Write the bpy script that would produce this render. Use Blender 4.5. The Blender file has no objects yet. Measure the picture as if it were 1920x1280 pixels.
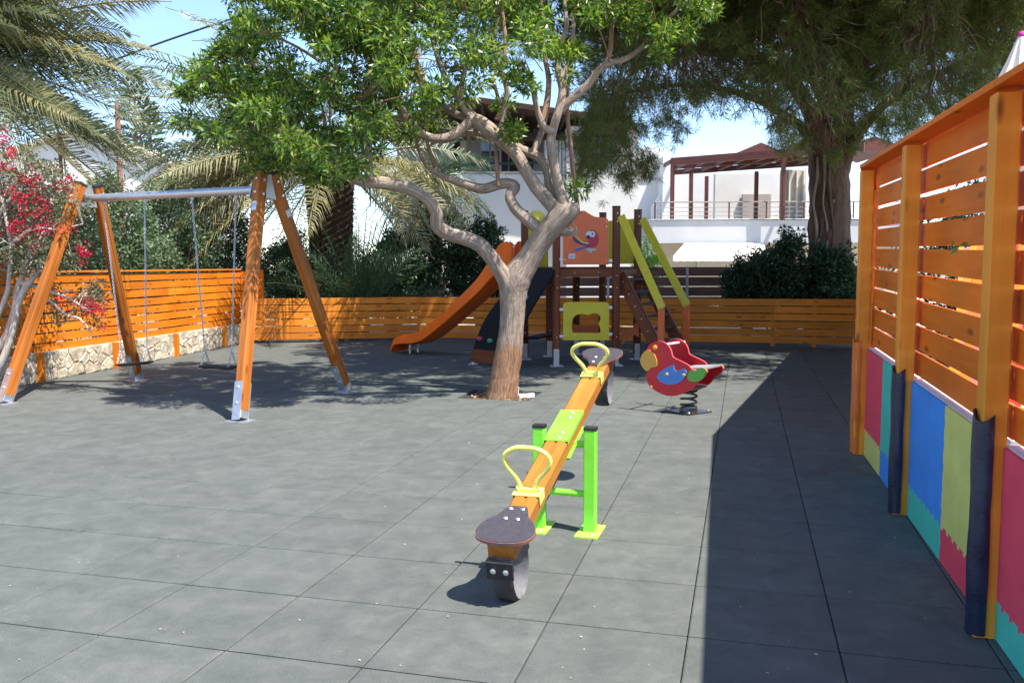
import bpy, bmesh, math, random
import numpy as np
from mathutils import Vector, Matrix

# ------------------------------------------------------------------ camera, sky, sun, exposure
F_PX, PITCH, ROLL, CAM_H = 1636.96, 0.0870, -0.0033, 1.5444
SUN_EL, SUN_AZ = math.radians(62.3), math.radians(127.0)      # azimuth from +Y towards +X
scene = bpy.context.scene
COL = scene.collection
cam_d = bpy.data.cameras.new('camera')
cam = bpy.data.objects.new('camera', cam_d); COL.objects.link(cam)
cam_d.sensor_fit = 'HORIZONTAL'; cam_d.sensor_width = 36.0
cam_d.lens = F_PX / 1920 * 36.0
cam_d.clip_start = 0.05; cam_d.clip_end = 2000
_fw = Vector((0, math.cos(PITCH), -math.sin(PITCH)))
_ri0 = Vector((1, 0, 0)); _up0 = _ri0.cross(_fw)
_ri = _ri0 * math.cos(ROLL) + _up0 * math.sin(ROLL)
_up = _up0 * math.cos(ROLL) - _ri0 * math.sin(ROLL)
cam.matrix_world = Matrix(((_ri.x, _up.x, -_fw.x, 0), (_ri.y, _up.y, -_fw.y, 0), (_ri.z, _up.z, -_fw.z, CAM_H), (0, 0, 0, 1)))
scene.camera = cam
world = bpy.data.worlds.new('World'); scene.world = world; world.use_nodes = True
wn = world.node_tree.nodes; wl = world.node_tree.links
bg = wn['Background']; sky = wn.new('ShaderNodeTexSky'); sky.sky_type = 'NISHITA'; sky.sun_disc = False
sky.sun_elevation = SUN_EL; sky.sun_rotation = SUN_AZ; sky.air_density = 0.85; sky.dust_density = 0.25; sky.ozone_density = 3.0
bg.inputs['Strength'].default_value = 0.135
wl.new(sky.outputs[0], bg.inputs[0])
sun_d = bpy.data.lights.new('sun', 'SUN'); sun_d.energy = 3.8; sun_d.angle = math.radians(0.53); sun_d.color = (1.0, 0.95, 0.865)
sun = bpy.data.objects.new('sun', sun_d); COL.objects.link(sun)
SUNV = Vector((math.sin(SUN_AZ) * math.cos(SUN_EL), math.cos(SUN_AZ) * math.cos(SUN_EL), math.sin(SUN_EL)))
sun.rotation_euler = SUNV.to_track_quat('Z', 'Y').to_euler(); sun.location = SUNV * 40
vs = scene.view_settings
vs.view_transform = 'Standard'; vs.look = 'None'; vs.exposure = 1.4; vs.gamma = 1.0; vs.use_curve_mapping = False

# ------------------------------------------------------------------ helpers
R = random.Random(7)
NP = np.random.default_rng(11)
C0 = Vector((0, 0, CAM_H))
def V(*a): return Vector(a)
def ray(px, py): return _ri * ((px - 960) / F_PX) + _up * ((640 - py) / F_PX) + _fw
def at(px, py, Y):                         # a point seen at (px, py) of the photograph, Y metres ahead
    d = ray(px, py); return C0 + d * (Y / d.y)
def gnd(px, py, z=0.0):                    # the same on a horizontal plane
    d = ray(px, py); return C0 + d * ((z - CAM_H) / d.z)
def onplane(px, py, p0, n):                # the same on any plane
    d = ray(px, py); return C0 + d * ((p0 - C0).dot(n) / d.dot(n))

OFF = {}
class MB:
    def __init__(s): s.v = []; s.f = []; s.g = []; s.m = []
    def add(s, vs_, fs, gs=None, m=0):
        b = len(s.v); s.v += [Vector(v) for v in vs_]; s.f += [tuple(i + b for i in f) for f in fs]
        s.g += (gs if gs else [tuple(v) for v in vs_]); s.m += [m] * len(fs); return s
    def bar(s, p0, p1, w, h, up=(0, 0, 1), ch=None, m=0, groove=False):
        p0 = Vector(p0); p1 = Vector(p1); d = (p1 - p0); L = d.length; d.normalize()
        up = Vector(up); side = d.cross(up)
        if side.length < 1e-4: side = d.cross(Vector((0, 1, 0)))
        side.normalize(); u = side.cross(d).normalized()
        c = min(w, h) * 0.08 if ch is None else ch
        a, b = w / 2, h / 2
        sec = [(a - c, -b), (a, -b + c), (a, b - c), (a - c, b)]
        if groove: sec += [(w * .07, b), (w * .035, b - h * .07), (-w * .035, b - h * .07), (-w * .07, b)]
        sec += [(-a + c, b), (-a, b - c), (-a, -b + c), (-a + c, -b)]
        n = len(sec); o = (R.random() * 50, R.random() * 9, R.random() * 9)
        vv = []; gg = []
        for t in (0, L):
            for x, y in sec: vv.append(p0 + d * t + side * x + u * y); gg.append((t + o[0], x + o[1], y + o[2]))
        ff = [(i, (i + 1) % n, n + (i + 1) % n, n + i) for i in range(n)] + [tuple(range(n - 1, -1, -1)), tuple(range(n, 2 * n))]
        return s.add(vv, ff, gg, m)
    def box(s, c, sx, sy, sz, rz=0, ch=None, m=0):
        c = Vector(c); d = Vector((math.cos(rz), math.sin(rz), 0)) * (sx / 2)
        return s.bar(c - d, c + d, sy, sz, ch=ch, m=m)
    def tube(s, pts, rad, n=8, closed=False, m=0, jit=0.0):
        pts = [Vector(p) for p in pts]; k = len(pts)
        if not hasattr(rad, '__len__'): rad = [rad] * k
        T = []
        for i in range(k):
            a = pts[i - 1] if (i or closed) else pts[i]; b = pts[(i + 1) % k] if (i < k - 1 or closed) else pts[i]
            T.append((b - a).normalized() if (b - a).length > 1e-9 else Vector((0, 0, 1)))
        nrm = T[0].orthogonal().normalized(); vv = []; gg = []; L = R.random() * 20; o = R.random() * 9
        for i in range(k):
            nrm = (nrm - T[i] * nrm.dot(T[i])); nrm = nrm.normalized() if nrm.length > 1e-6 else T[i].orthogonal().normalized()
            bn = T[i].cross(nrm)
            if i: L += (pts[i] - pts[i - 1]).length
            for j in range(n):
                an = 2 * math.pi * j / n; r = rad[i] * (1 + (R.uniform(-jit, jit) if jit else 0))
                q = nrm * math.cos(an) * r + bn * math.sin(an) * r
                vv.append(pts[i] + q); gg.append((L, math.cos(an) * rad[i] + o, math.sin(an) * rad[i]))
        ff = []
        for i in range(k if closed else k - 1):
            for j in range(n):
                a = i * n + j; b = i * n + (j + 1) % n; i2 = ((i + 1) % k) * n
                ff.append((a, b, i2 + (j + 1) % n, i2 + j))
        if not closed: ff += [tuple(range(n - 1, -1, -1)), tuple(range((k - 1) * n, k * n))]
        return s.add(vv, ff, gg, m)
    def prism(s, poly, off, m=0):
        poly = [Vector(p) for p in poly]; off = Vector(off); n = len(poly)
        vv = poly + [p + off for p in poly]
        nn = Vector((0, 0, 0))
        for i in range(n): nn += poly[i].cross(poly[(i + 1) % n])
        ff = [(i, (i + 1) % n, n + (i + 1) % n, n + i) for i in range(n)] + [tuple(range(n - 1, -1, -1)), tuple(range(n, 2 * n))]
        if nn.dot(off) < 0: ff = [tuple(reversed(f)) for f in ff]
        return s.add(vv, ff, None, m)
    def ringprism(s, outer, inner, off, m=0):
        off = Vector(off); n = len(outer); a = [Vector(p) for p in outer]; b = [Vector(p) for p in inner]
        vv = a + b + [p + off for p in a] + [p + off for p in b]; ff = []
        for i in range(n):
            j = (i + 1) % n
            ff += [(i, j, n + j, n + i), (2 * n + i, 3 * n + i, 3 * n + j, 2 * n + j), (i, 2 * n + i, 2 * n + j, j), (n + i, n + j, 3 * n + j, 3 * n + i)]
        return s.add(vv, ff, None, m)
    def ball(s, c, r, nu=10, nv=6, sz=1.0, m=0):
        c = Vector(c); vv = [c + Vector((0, 0, r * sz))]
        for i in range(1, nv):
            t = math.pi * i / nv
            for j in range(nu):
                a = 2 * math.pi * j / nu; vv.append(c + Vector((r * math.sin(t) * math.cos(a), r * math.sin(t) * math.sin(a), r * sz * math.cos(t))))
        vv.append(c + Vector((0, 0, -r * sz))); ff = []
        for j in range(nu):
            k = (j + 1) % nu
            ff.append((0, 1 + j, 1 + k)); b = 1 + (nv - 2) * nu; ff.append((b + k, b + j, len(vv) - 1))
            for i in range(nv - 2):
                p = 1 + i * nu; ff.append((p + j, p + nu + j, p + nu + k, p + k))
        return s.add(vv, ff, None, m)
    def bolt(s, c, n, r=.012, h=.008, m=0):
        c = Vector(c); n = Vector(n).normalized()
        return s.tube([c - n * .01, c + n * h * .6, c + n * h], [r, r, r * .6], 8, m=m)
    def grid(s, rows, m=0):                 # rows of points -> sheet
        k = len(rows[0]); vv = [p for r in rows for p in r]
        ff = [(i * k + j, i * k + j + 1, (i + 1) * k + j + 1, (i + 1) * k + j) for i in range(len(rows) - 1) for j in range(k - 1)]
        return s.add(vv, ff, None, m)
    def build(s, name, mat, parent=None, origin=None, smooth=None, fix=False):
        if name == 'bolt' and len(s.v) > 24:                       # every bolt is a piece of its own
            for i in range(0, len(s.v), 24):
                q = MB(); q.add(s.v[i:i + 24], [tuple(j - i for j in f) for f in s.f if i <= f[0] < i + 24]); r = q.build(name, mat, parent, origin, smooth, fix)
            return r
        o3 = OFF[parent.name] if parent else Vector(origin or (0, 0, 0))
        me = bpy.data.meshes.new(name); me.from_pydata([tuple(v - o3) for v in s.v], [], s.f)
        at_ = me.attributes.new('gc', 'FLOAT_VECTOR', 'POINT')
        at_.data.foreach_set('vector', np.array([tuple(g) for g in s.g], dtype=np.float32).ravel())
        for mm in (mat if isinstance(mat, (list, tuple)) else [mat]): me.materials.append(mm)
        if any(s.m): me.polygons.foreach_set('material_index', s.m)
        if fix:
            bm = bmesh.new(); bm.from_mesh(me); bmesh.ops.recalc_face_normals(bm, faces=bm.faces); bm.to_mesh(me); bm.free()
        if smooth:
            me.polygons.foreach_set('use_smooth', [True] * len(me.polygons)); me.set_sharp_from_angle(angle=math.radians(smooth))
        me.update()
        return link(bpy.data.objects.new(name, me), parent, o3)
def link(o, parent, o3):
    COL.objects.link(o); OFF[o.name] = Vector(o3)
    if parent: o.parent = parent
    else: o.location = o3
    return o
def tag(o, label, cat, group=None):
    o['label'] = label; o['category'] = cat
    if group: o['group'] = group
    return o
def thing(name, label, cat, loc, group=None):
    o = bpy.data.objects.new(name, None); o.empty_display_size = .2; link(o, None, Vector(loc)); return tag(o, label, cat, group)
def struct(o): o['kind'] = 'structure'; return o
def stuff(o): o['kind'] = 'stuff'; return o
def copy_to(src, parent, delta, rz=0.0):   # shares the mesh
    o = bpy.data.objects.new(src.name.split('.')[0], src.data); COL.objects.link(o); o.parent = parent
    o.location = Vector(delta); o.rotation_euler = (0, 0, rz); return o
def catmull(P, k=6):
    P = [list(p) for p in P]; Q = [P[0]] + P + [P[-1]]; out = []
    for i in range(1, len(Q) - 2):
        for j in range(k):
            t = j / k; a, b, c, d = Q[i - 1], Q[i], Q[i + 1], Q[i + 2]
            out.append([.5 * ((2 * b[q]) + (-a[q] + c[q]) * t + (2 * a[q] - 5 * b[q] + 4 * c[q] - d[q]) * t * t + (-a[q] + 3 * b[q] - 3 * c[q] + d[q]) * t ** 3) for q in range(len(b))])
    out.append(P[-1]); return out

# ------------------------------------------------------------------ leaves
def leaf_mesh(name, cen, axis, length, width, mat, parent, curl=0.15, nrm=None, kind=True):
    """one diamond shaped leaf per centre; arrays N x 3"""
    n = len(cen); cen = np.asarray(cen, float); a = np.asarray(axis, float)
    a /= np.linalg.norm(a, axis=1)[:, None] + 1e-9
    r = NP.normal(size=(n, 3)) if nrm is None else np.asarray(nrm, float) + NP.normal(size=(n, 3)) * .25
    sd = np.cross(a, r); sd /= np.linalg.norm(sd, axis=1)[:, None] + 1e-9
    nn = np.cross(sd, a)
    L = (np.asarray(length) * np.ones(n))[:, None]; W = (np.asarray(width) * np.ones(n))[:, None]
    v = np.empty((n, 4, 3)); v[:, 0] = cen; v[:, 1] = cen + a * L * .45 + sd * W * .5 + nn * L * curl
    v[:, 2] = cen + a * L; v[:, 3] = cen + a * L * .45 - sd * W * .5 + nn * L * curl
    o3 = np.array(OFF[parent.name]); v = (v.reshape(-1, 3) - o3).astype(np.float32)
    me = bpy.data.meshes.new(name); me.vertices.add(4 * n); me.vertices.foreach_set('co', v.ravel())
    me.loops.add(4 * n); me.loops.foreach_set('vertex_index', np.arange(4 * n, dtype=np.int32))
    me.polygons.add(n); me.polygons.foreach_set('loop_start', np.arange(0, 4 * n, 4, dtype=np.int32))
    try: me.polygons.foreach_set('loop_total', np.full(n, 4, dtype=np.int32))
    except Exception: pass
    me.materials.append(mat); me.update(calc_edges=True); me.validate()
    o = link(bpy.data.objects.new(name, me), parent, OFF[parent.name])
    if kind: o['kind'] = 'stuff'
    return o
def clump_leaves(cl, per, rad, flat=0.7, droop=0.0, out=0.6):
    """cl: N x 3 clump centres -> leaf bases and axes that point outwards"""
    cl = np.asarray(cl, float); n = len(cl)
    d = NP.normal(size=(n, per, 3)); d /= np.linalg.norm(d, axis=2)[..., None]
    rr = (np.asarray(rad) * np.ones(n))[:, None, None] * NP.random((n, per, 1)) ** .45
    p = cl[:, None, :] + d * rr * np.array([1, 1, flat])
    ax = d * out + NP.normal(size=(n, per, 3)) * .5 + np.array([0, 0, -droop])
    return p.reshape(-1, 3), ax.reshape(-1, 3)

# ------------------------------------------------------------------ materials
def newmat(name):
    m = bpy.data.materials.new(name); m.use_nodes = True; nt = m.node_tree
    return m, nt.nodes, nt.links, nt.nodes['Principled BSDF']
def node(nt, kind, **kw):
    n = nt.new(kind)
    for k, v in kw.items():
        if k.startswith('i_'): n.inputs[k[2:].replace('_', ' ')].default_value = v
        else: setattr(n, k, v)
    return n
def ramp(nt, stops):
    r = nt.new('ShaderNodeValToRGB'); e = r.color_ramp.elements
    while len(e) < len(stops): e.new(.5)
    for i, (p, c) in enumerate(stops):
        e[i].position = p; e[i].color = (c, c, c, 1) if isinstance(c, (int, float)) else (*c, 1)
    return r
def mixc(nt, lk, fac, a, b, mode='MIX'):
    m = nt.new('ShaderNodeMix'); m.data_type = 'RGBA'; m.blend_type = mode
    for sock, val in ((m.inputs[0], fac), (m.inputs[6], a), (m.inputs[7], b)):
        if isinstance(val, bpy.types.NodeSocket): lk.new(val, sock)
        elif isinstance(val, (int, float)): sock.default_value = val
        else: sock.default_value = (*val, 1)
    return m.outputs[2]
def wood(name, c1, c2, knot=(.2, .05, .01), rough=.5, spec=.2, dirt=.12):
    m, nt, lk, b = newmat(name)
    a = node(nt, 'ShaderNodeAttribute', attribute_name='gc')
    mp = node(nt, 'ShaderNodeMapping'); mp.inputs['Scale'].default_value = (1.3, 26, 26); lk.new(a.outputs['Vector'], mp.inputs[0])
    n1 = node(nt, 'ShaderNodeTexNoise', i_Scale=1.0, i_Detail=5.0, i_Distortion=.5); lk.new(mp.outputs[0], n1.inputs[0])
    r1 = ramp(nt, [(.32, c1), (.68, c2)]); lk.new(n1.outputs[0], r1.inputs[0])
    n2 = node(nt, 'ShaderNodeTexNoise', i_Scale=1.1, i_Detail=3.0); lk.new(a.outputs['Vector'], n2.inputs[0])
    r2 = ramp(nt, [(.3, 1 - dirt * 2.2), (.7, 1.08)]); lk.new(n2.outputs[0], r2.inputs[0])
    c = mixc(nt, lk, 1.0, r1.outputs[0], r2.outputs[0], 'MULTIPLY')
    mk = node(nt, 'ShaderNodeMapping'); mk.inputs['Scale'].default_value = (2.6, 8.5, 8.5); lk.new(a.outputs['Vector'], mk.inputs[0])
    vo = node(nt, 'ShaderNodeTexVoronoi', i_Scale=1.0, i_Randomness=1.0); lk.new(mk.outputs[0], vo.inputs[0])
    rk = ramp(nt, [(.06, 1.0), (.2, 0.0)]); lk.new(vo.outputs['Distance'], rk.inputs[0])
    c = mixc(nt, lk, rk.outputs[0], c, knot)
    oi = node(nt, 'ShaderNodeObjectInfo'); ro = ramp(nt, [(0, .86), (1, 1.1)]); lk.new(oi.outputs['Random'], ro.inputs[0])
    c = mixc(nt, lk, 1.0, c, ro.outputs[0], 'MULTIPLY')
    lk.new(c, b.inputs['Base Color']); b.inputs['Roughness'].default_value = rough; b.inputs['Specular IOR Level'].default_value = spec
    bp = node(nt, 'ShaderNodeBump', i_Strength=.25, i_Distance=.01); lk.new(n1.outputs[0], bp.inputs['Height']); lk.new(bp.outputs[0], b.inputs['Normal'])
    return m
def paint(name, col, rough=.4, var=.08, scale=6, spec=.5, metal=0.0, bump=.05, fine=60, rnd=0.0, dirt=None):
    m, nt, lk, b = newmat(name)
    tc = node(nt, 'ShaderNodeTexCoord')
    n1 = node(nt, 'ShaderNodeTexNoise', i_Scale=scale, i_Detail=5.0, i_Roughness=.6); lk.new(tc.outputs['Object'], n1.inputs[0])
    r1 = ramp(nt, [(.3, 1 - var * 1.4), (.7, 1 + var * .6)]); lk.new(n1.outputs[0], r1.inputs[0])
    c = mixc(nt, lk, 1.0, col, r1.outputs[0], 'MULTIPLY')
    if rnd:
        oi = node(nt, 'ShaderNodeObjectInfo'); ro = ramp(nt, [(0, 1 - rnd), (1, 1 + rnd)]); lk.new(oi.outputs['Random'], ro.inputs[0])
        c = mixc(nt, lk, 1.0, c, ro.outputs[0], 'MULTIPLY')
    if dirt:
        n3 = node(nt, 'ShaderNodeTexNoise', i_Scale=scale * .35, i_Detail=6.0, i_Roughness=.7); lk.new(tc.outputs['Object'], n3.inputs[0])
        r3 = ramp(nt, [(.52, 0.0), (.72, 1.0)]); lk.new(n3.outputs[0], r3.inputs[0])
        c = mixc(nt, lk, r3.outputs[0], c, dirt)
    lk.new(c, b.inputs['Base Color'])
    rr = ramp(nt, [(.3, max(0, rough - .08)), (.7, min(1, rough + .1))]); lk.new(n1.outputs[0], rr.inputs[0]); lk.new(rr.outputs[0], b.inputs['Roughness'])
    b.inputs['Specular IOR Level'].default_value = spec; b.inputs['Metallic'].default_value = metal
    if bump:
        n2 = node(nt, 'ShaderNodeTexNoise', i_Scale=fine, i_Detail=3.0); lk.new(tc.outputs['Object'], n2.inputs[0])
        bp = node(nt, 'ShaderNodeBump', i_Strength=bump * 4, i_Distance=.004); lk.new(n2.outputs[0], bp.inputs['Height']); lk.new(bp.outputs[0], b.inputs['Normal'])
    return m
def leafmat(name, cols, transl=.35, rough=.45, spec=.4, tcol=None):
    m, nt, lk, b = newmat(name)
    g = node(nt, 'ShaderNodeNewGeometry')
    r = ramp(nt, [(i / max(1, len(cols) - 1), c) for i, c in enumerate(cols)]); lk.new(g.outputs['Random Per Island'], r.inputs[0])
    lk.new(r.outputs[0], b.inputs['Base Color']); b.inputs['Roughness'].default_value = rough; b.inputs['Specular IOR Level'].default_value = spec
    t = node(nt, 'ShaderNodeBsdfTranslucent'); mx = node(nt, 'ShaderNodeMixShader'); mx.inputs[0].default_value = transl
    tc_ = mixc(nt, lk, 1.0, r.outputs[0], tcol or (1.6, 1.6, .6), 'MULTIPLY'); lk.new(tc_, t.inputs[0])
    lk.new(b.outputs[0], mx.inputs[1]); lk.new(t.outputs[0], mx.inputs[2])
    lk.new(mx.outputs[0], nt['Material Output'].inputs[0]); return m
def bark(name, c1, c2, low=None, lowz=.55, scl=(3, 30, 30), bump=.7):
    m, nt, lk, b = newmat(name)
    a = node(nt, 'ShaderNodeAttribute', attribute_name='gc')
    mp = node(nt, 'ShaderNodeMapping'); mp.inputs['Scale'].default_value = scl; lk.new(a.outputs['Vector'], mp.inputs[0])
    n1 = node(nt, 'ShaderNodeTexNoise', i_Scale=1.0, i_Detail=7.0, i_Roughness=.65, i_Distortion=1.2); lk.new(mp.outputs[0], n1.inputs[0])
    r1 = ramp(nt, [(.3, c1), (.66, c2)]); lk.new(n1.outputs[0], r1.inputs[0]); c = r1.outputs[0]
    if low:
        tc = node(nt, 'ShaderNodeTexCoord'); sx = node(nt, 'ShaderNodeSeparateXYZ'); lk.new(tc.outputs['Object'], sx.inputs[0])
        n2 = node(nt, 'ShaderNodeTexNoise', i_Scale=9.0, i_Detail=5.0); lk.new(tc.outputs['Object'], n2.inputs[0])
        ad = node(nt, 'ShaderNodeMath', operation='MULTIPLY_ADD'); lk.new(n2.outputs[0], ad.inputs[0]); ad.inputs[1].default_value = -.5; lk.new(sx.outputs['Z'], ad.inputs[2])
        rz = ramp(nt, [(max(0, lowz - .32), 1.0), (lowz - .22, 0.0)]); lk.new(ad.outputs[0], rz.inputs[0])
        rl = ramp(nt, [(.3, low[0]), (.66, low[1])]); lk.new(n1.outputs[0], rl.inputs[0])
        c = mixc(nt, lk, rz.outputs[0], c, rl.outputs[0])
    lk.new(c, b.inputs['Base Color']); b.inputs['Roughness'].default_value = .85; b.inputs['Specular IOR Level'].default_value = .2
    bp = node(nt, 'ShaderNodeBump', i_Strength=bump, i_Distance=.03); lk.new(n1.outputs[0], bp.inputs['Height']); lk.new(bp.outputs[0], b.inputs['Normal'])
    return m
def rubber(name):
    m, nt, lk, b = newmat(name)
    g = node(nt, 'ShaderNodeNewGeometry')
    n1 = node(nt, 'ShaderNodeTexNoise', i_Scale=4.5, i_Detail=8.0, i_Roughness=.75, i_Distortion=.4); lk.new(g.outputs['Position'], n1.inputs[0])
    r1 = ramp(nt, [(.28, (.078, .087, .080)), (.5, (.107, .116, .107)), (.74, (.148, .155, .140))]); lk.new(n1.outputs[0], r1.inputs[0])
    n2 = node(nt, 'ShaderNodeTexNoise', i_Scale=230.0, i_Detail=2.0); lk.new(g.outputs['Position'], n2.inputs[0])
    r2 = ramp(nt, [(.3, .68), (.7, 1.28)]); lk.new(n2.outputs[0], r2.inputs[0])
    c = mixc(nt, lk, 1.0, r1.outputs[0], r2.outputs[0], 'MULTIPLY')
    mp = node(nt, 'ShaderNodeMapping'); mp.inputs['Scale'].default_value = (6, 16, 6); mp.inputs['Rotation'].default_value = (0, 0, .5); lk.new(g.outputs['Position'], mp.inputs[0])
    n3 = node(nt, 'ShaderNodeTexNoise', i_Scale=1.0, i_Detail=6.0, i_Roughness=.75); lk.new(mp.outputs[0], n3.inputs[0])
    r3 = ramp(nt, [(.60, 0.0), (.78, .55)]); lk.new(n3.outputs[0], r3.inputs[0])
    c = mixc(nt, lk, r3.outputs[0], c, (.21, .205, .185))
    n4 = node(nt, 'ShaderNodeTexNoise', i_Scale=1.7, i_Detail=4.0, i_Roughness=.6); lk.new(g.outputs['Position'], n4.inputs[0])
    r4 = ramp(nt, [(.70, 0.0), (.76, .5)]); lk.new(n4.outputs[0], r4.inputs[0])
    c = mixc(nt, lk, r4.outputs[0], c, (.035, .045, .043))
    oi = node(nt, 'ShaderNodeObjectInfo'); ro = ramp(nt, [(0, .95), (1, 1.04)]); lk.new(oi.outputs['Random'], ro.inputs[0])
    c = mixc(nt, lk, 1.0, c, ro.outputs[0], 'MULTIPLY')
    lk.new(c, b.inputs['Base Color']); b.inputs['Roughness'].default_value = .88; b.inputs['Specular IOR Level'].default_value = .25
    bp = node(nt, 'ShaderNodeBump', i_Strength=.5, i_Distance=.004); lk.new(n2.outputs[0], bp.inputs['Height']); lk.new(bp.outputs[0], b.inputs['Normal'])
    return m
M = {}
M['rubber'] = rubber('rubber tile')
M['dark'] = paint('dark joint', (.03, .033, .032), .9)
M['earth'] = paint('dry earth', (.30, .25, .18), .95, .3, 1.5, dirt=(.2, .17, .12))
M['paving'] = paint('pale paving', (.45, .42, .37), .9, .15, 1.5)
M['fence'] = wood('orange fence slat', (.72, .185, .010), (.82, .245, .018), (.25, .06, .01))
M['fenceback'] = wood('amber fence slat', (.78, .235, .022), (.87, .305, .038), (.26, .08, .02))
M['fenceR'] = wood('tall fence slat', (.82, .165, .008), (.90, .215, .016), (.24, .07, .015))
M['post'] = wood('pale fence post', (.93, .315, .032), (.96, .375, .05), (.30, .08, .015))
M['swingwood'] = wood('glazed larch', (.36, .105, .018), (.52, .175, .035), (.15, .03, .008), .35)
M['seesawwood'] = wood('glazed seesaw timber', (.52, .18, .035), (.64, .25, .05), (.3, .08, .02), .35)
M['towerwood'] = wood('dark brown timber', (.16, .045, .020), (.25, .085, .040), (.08, .02, .01), .4)
M['brownfence'] = wood('brown board', (.17, .075, .055), (.23, .11, .08), (.1, .04, .03), .6)
M['pergola'] = wood('pergola brown', (.105, .036, .028), (.14, .052, .040), (.15, .04, .03), .5)
M['darkwood'] = wood('dark eaves', (.045, .025, .018), (.07, .04, .03), (.03, .02, .01), .6)
M['galv'] = paint('galvanised steel', (.55, .58, .62), .38, .12, 9, metal=.75, bump=.02)
M['steel'] = paint('bolt steel', (.75, .75, .74), .25, .05, 20, metal=.9, bump=0)
M['white'] = paint('white plastic', (.78, .78, .76), .45, .05)
M['sticker'] = paint('white sticker', (.72, .74, .76), .5, .1, 30)
M['ink'] = paint('sticker print', (.35, .5, .68), .6, .1, 30)
M['blackrub'] = paint('black rubber', (.022, .022, .024), .6, .3, 20, bump=.1)
M['tyre'] = paint('worn tyre rubber', (.05, .05, .052), .75, .35, 14, bump=.2, dirt=(.10, .095, .09))
M['tyrein'] = paint('tyre lining', (.17, .165, .18), .8, .25, 20, dirt=(.24, .22, .2))
M['seatply'] = paint('anti slip seat', (.060, .052, .066), .6, .2, 40, bump=.35, fine=300)
M['plyedge'] = paint('plywood edge', (.26, .12, .10), .6, .2, 60)
M['lime'] = paint('lime green paint', (.24, .80, .055), .35, .08, 8, dirt=(.28, .62, .10))
M['limepale'] = paint('pale lime paint', (.45, .85, .10), .4, .12, 12)
M['yellowtube'] = paint('pale yellow handle', (.88, .87, .20), .35, .06)
M['red'] = paint('red plastic board', (.60, .012, .022), .38, .06)
M['rededge'] = paint('cut red edge', (.74, .10, .12), .5, .06)
M['beak'] = paint('amber plastic', (.72, .36, .05), .4, .05)
M['blue'] = paint('blue plastic', (.07, .23, .58), .4, .05)
M['green'] = paint('green plastic', (.13, .42, .05), .4, .05)
M['gold'] = paint('yellow bolt cap', (.80, .42, .04), .3, .05)
M['greyplate'] = paint('grey board', (.30, .30, .32), .5, .1)
M['spring'] = paint('black spring steel', (.015, .015, .017), .18, .1, spec=.8, bump=0)
M['chrome'] = paint('dark base plate', (.12, .12, .13), .25, .2, metal=.8, bump=0)
M['slide'] = paint('orange slide', (.97, .165, .006), .38, .05, 3, spec=.25)
M['panelorange'] = paint('orange panel', (.78, .16, .045), .42, .06)
M['panelyellow'] = paint('yellow panel', (.68, .58, .03), .42, .06)
M['black'] = paint('black climbing board', (.011, .012, .016), .7, .2, spec=.2)
M['tread'] = paint('grey tread', (.06, .06, .062), .6, .2)
M['pink'] = paint('pink hold', (.60, .06, .14), .4); M['bluehold'] = paint('blue hold', (.05, .28, .60), .4); M['greenhold'] = paint('green hold', (.08, .38, .16), .4)
M['navy'] = paint('navy vinyl', (.020, .026, .060), .32, .25, 8, bump=.1)
M['orangepad'] = paint('orange vinyl', (.70, .17, .02), .4, .1, 5)
MAT = dict(crimson=(.84, .085, .13), teal=(.09, .58, .44), blue=(.075, .30, .80), olive=(.70, .68, .19))
for k, c in MAT.items(): M['mat_' + k] = paint('foam mat ' + k, c, .75, .10, 5, spec=.15, bump=.2, fine=160)
M['wall'] = paint('white render', (.64, .63, .61), .9, .06, .8, dirt=(.56, .55, .53))
M['walldark'] = paint('grey and shaded white render', (.42, .42, .43), .9, .06, .8, dirt=(.36, .36, .36))  # grey for grey parts; on the white parapet it holds the shade
M['cream'] = paint('cream render', (.50, .43, .32), .9, .08, 2)
M['lowwall'] = paint('painted low wall', (.66, .62, .62), .85, .12, 8, dirt=(.5, .45, .42))
M['stone'] = paint('honey stone', (.60, .50, .36), .9, .30, 11, bump=.8, fine=20, rnd=.25, dirt=(.66, .60, .50))
M['mortar'] = paint('mortar', (.52, .45, .35), .95, .25, 12, bump=.4)
M['glass'] = paint('window glass', (.10, .11, .12), .08, .1, spec=.8, bump=0)
M['curtain'] = paint('pale curtain', (.42, .40, .36), .8, .15, 10)
M['railing'] = paint('taupe railing', (.22, .18, .16), .5, .1); M['shutter'] = paint('taupe shutter', (.36, .31, .29), .7, .05)
M['canvas'] = paint('white canvas', (.78, .74, .64), .85, .05, 4)
M['redfabric'] = paint('red fabric', (.70, .05, .05), .8, .1); M['pinkfabric'] = paint('pink stripe fabric', (.72, .22, .28), .8, .1); M['orangefabric'] = paint('orange stripe fabric', (.75, .28, .04), .8, .1)
M['magenta'] = paint('magenta trim', (.5, .02, .3), .6)
M['pole'] = paint('rusty pole', (.30, .13, .09), .7, .2); M['cable'] = paint('black cable', (.015, .015, .016), .6)
M['chips'] = paint('bark chips', (.42, .22, .09), .9, .4, 30, rnd=.3)
M['soil'] = paint('brown soil', (.16, .085, .045), .95, .4, 20, bump=.6)
M['debris'] = leafmat('dry leaf flakes', [(.55, .48, .30), (.62, .55, .42), (.4, .28, .14)], .1)
M['bark'] = bark('smooth grey bark', (.17, .115, .085), (.52, .41, .32), low=((.19, .085, .042), (.48, .29, .175)), lowz=.62, scl=(4.5, 42, 42), bump=1.0)
M['twig'] = bark('reddish twig bark', (.20, .11, .07), (.38, .24, .16), scl=(6, 40, 40), bump=.4)
M['pinebark'] = bark('pine bark', (.06, .035, .026), (.19, .115, .085), scl=(2.2, 11, 11), bump=1.0)
M['pinetwig'] = bark('dead pine twigs', (.20, .15, .12), (.40, .33, .27), scl=(8, 40, 40), bump=.2)
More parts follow.
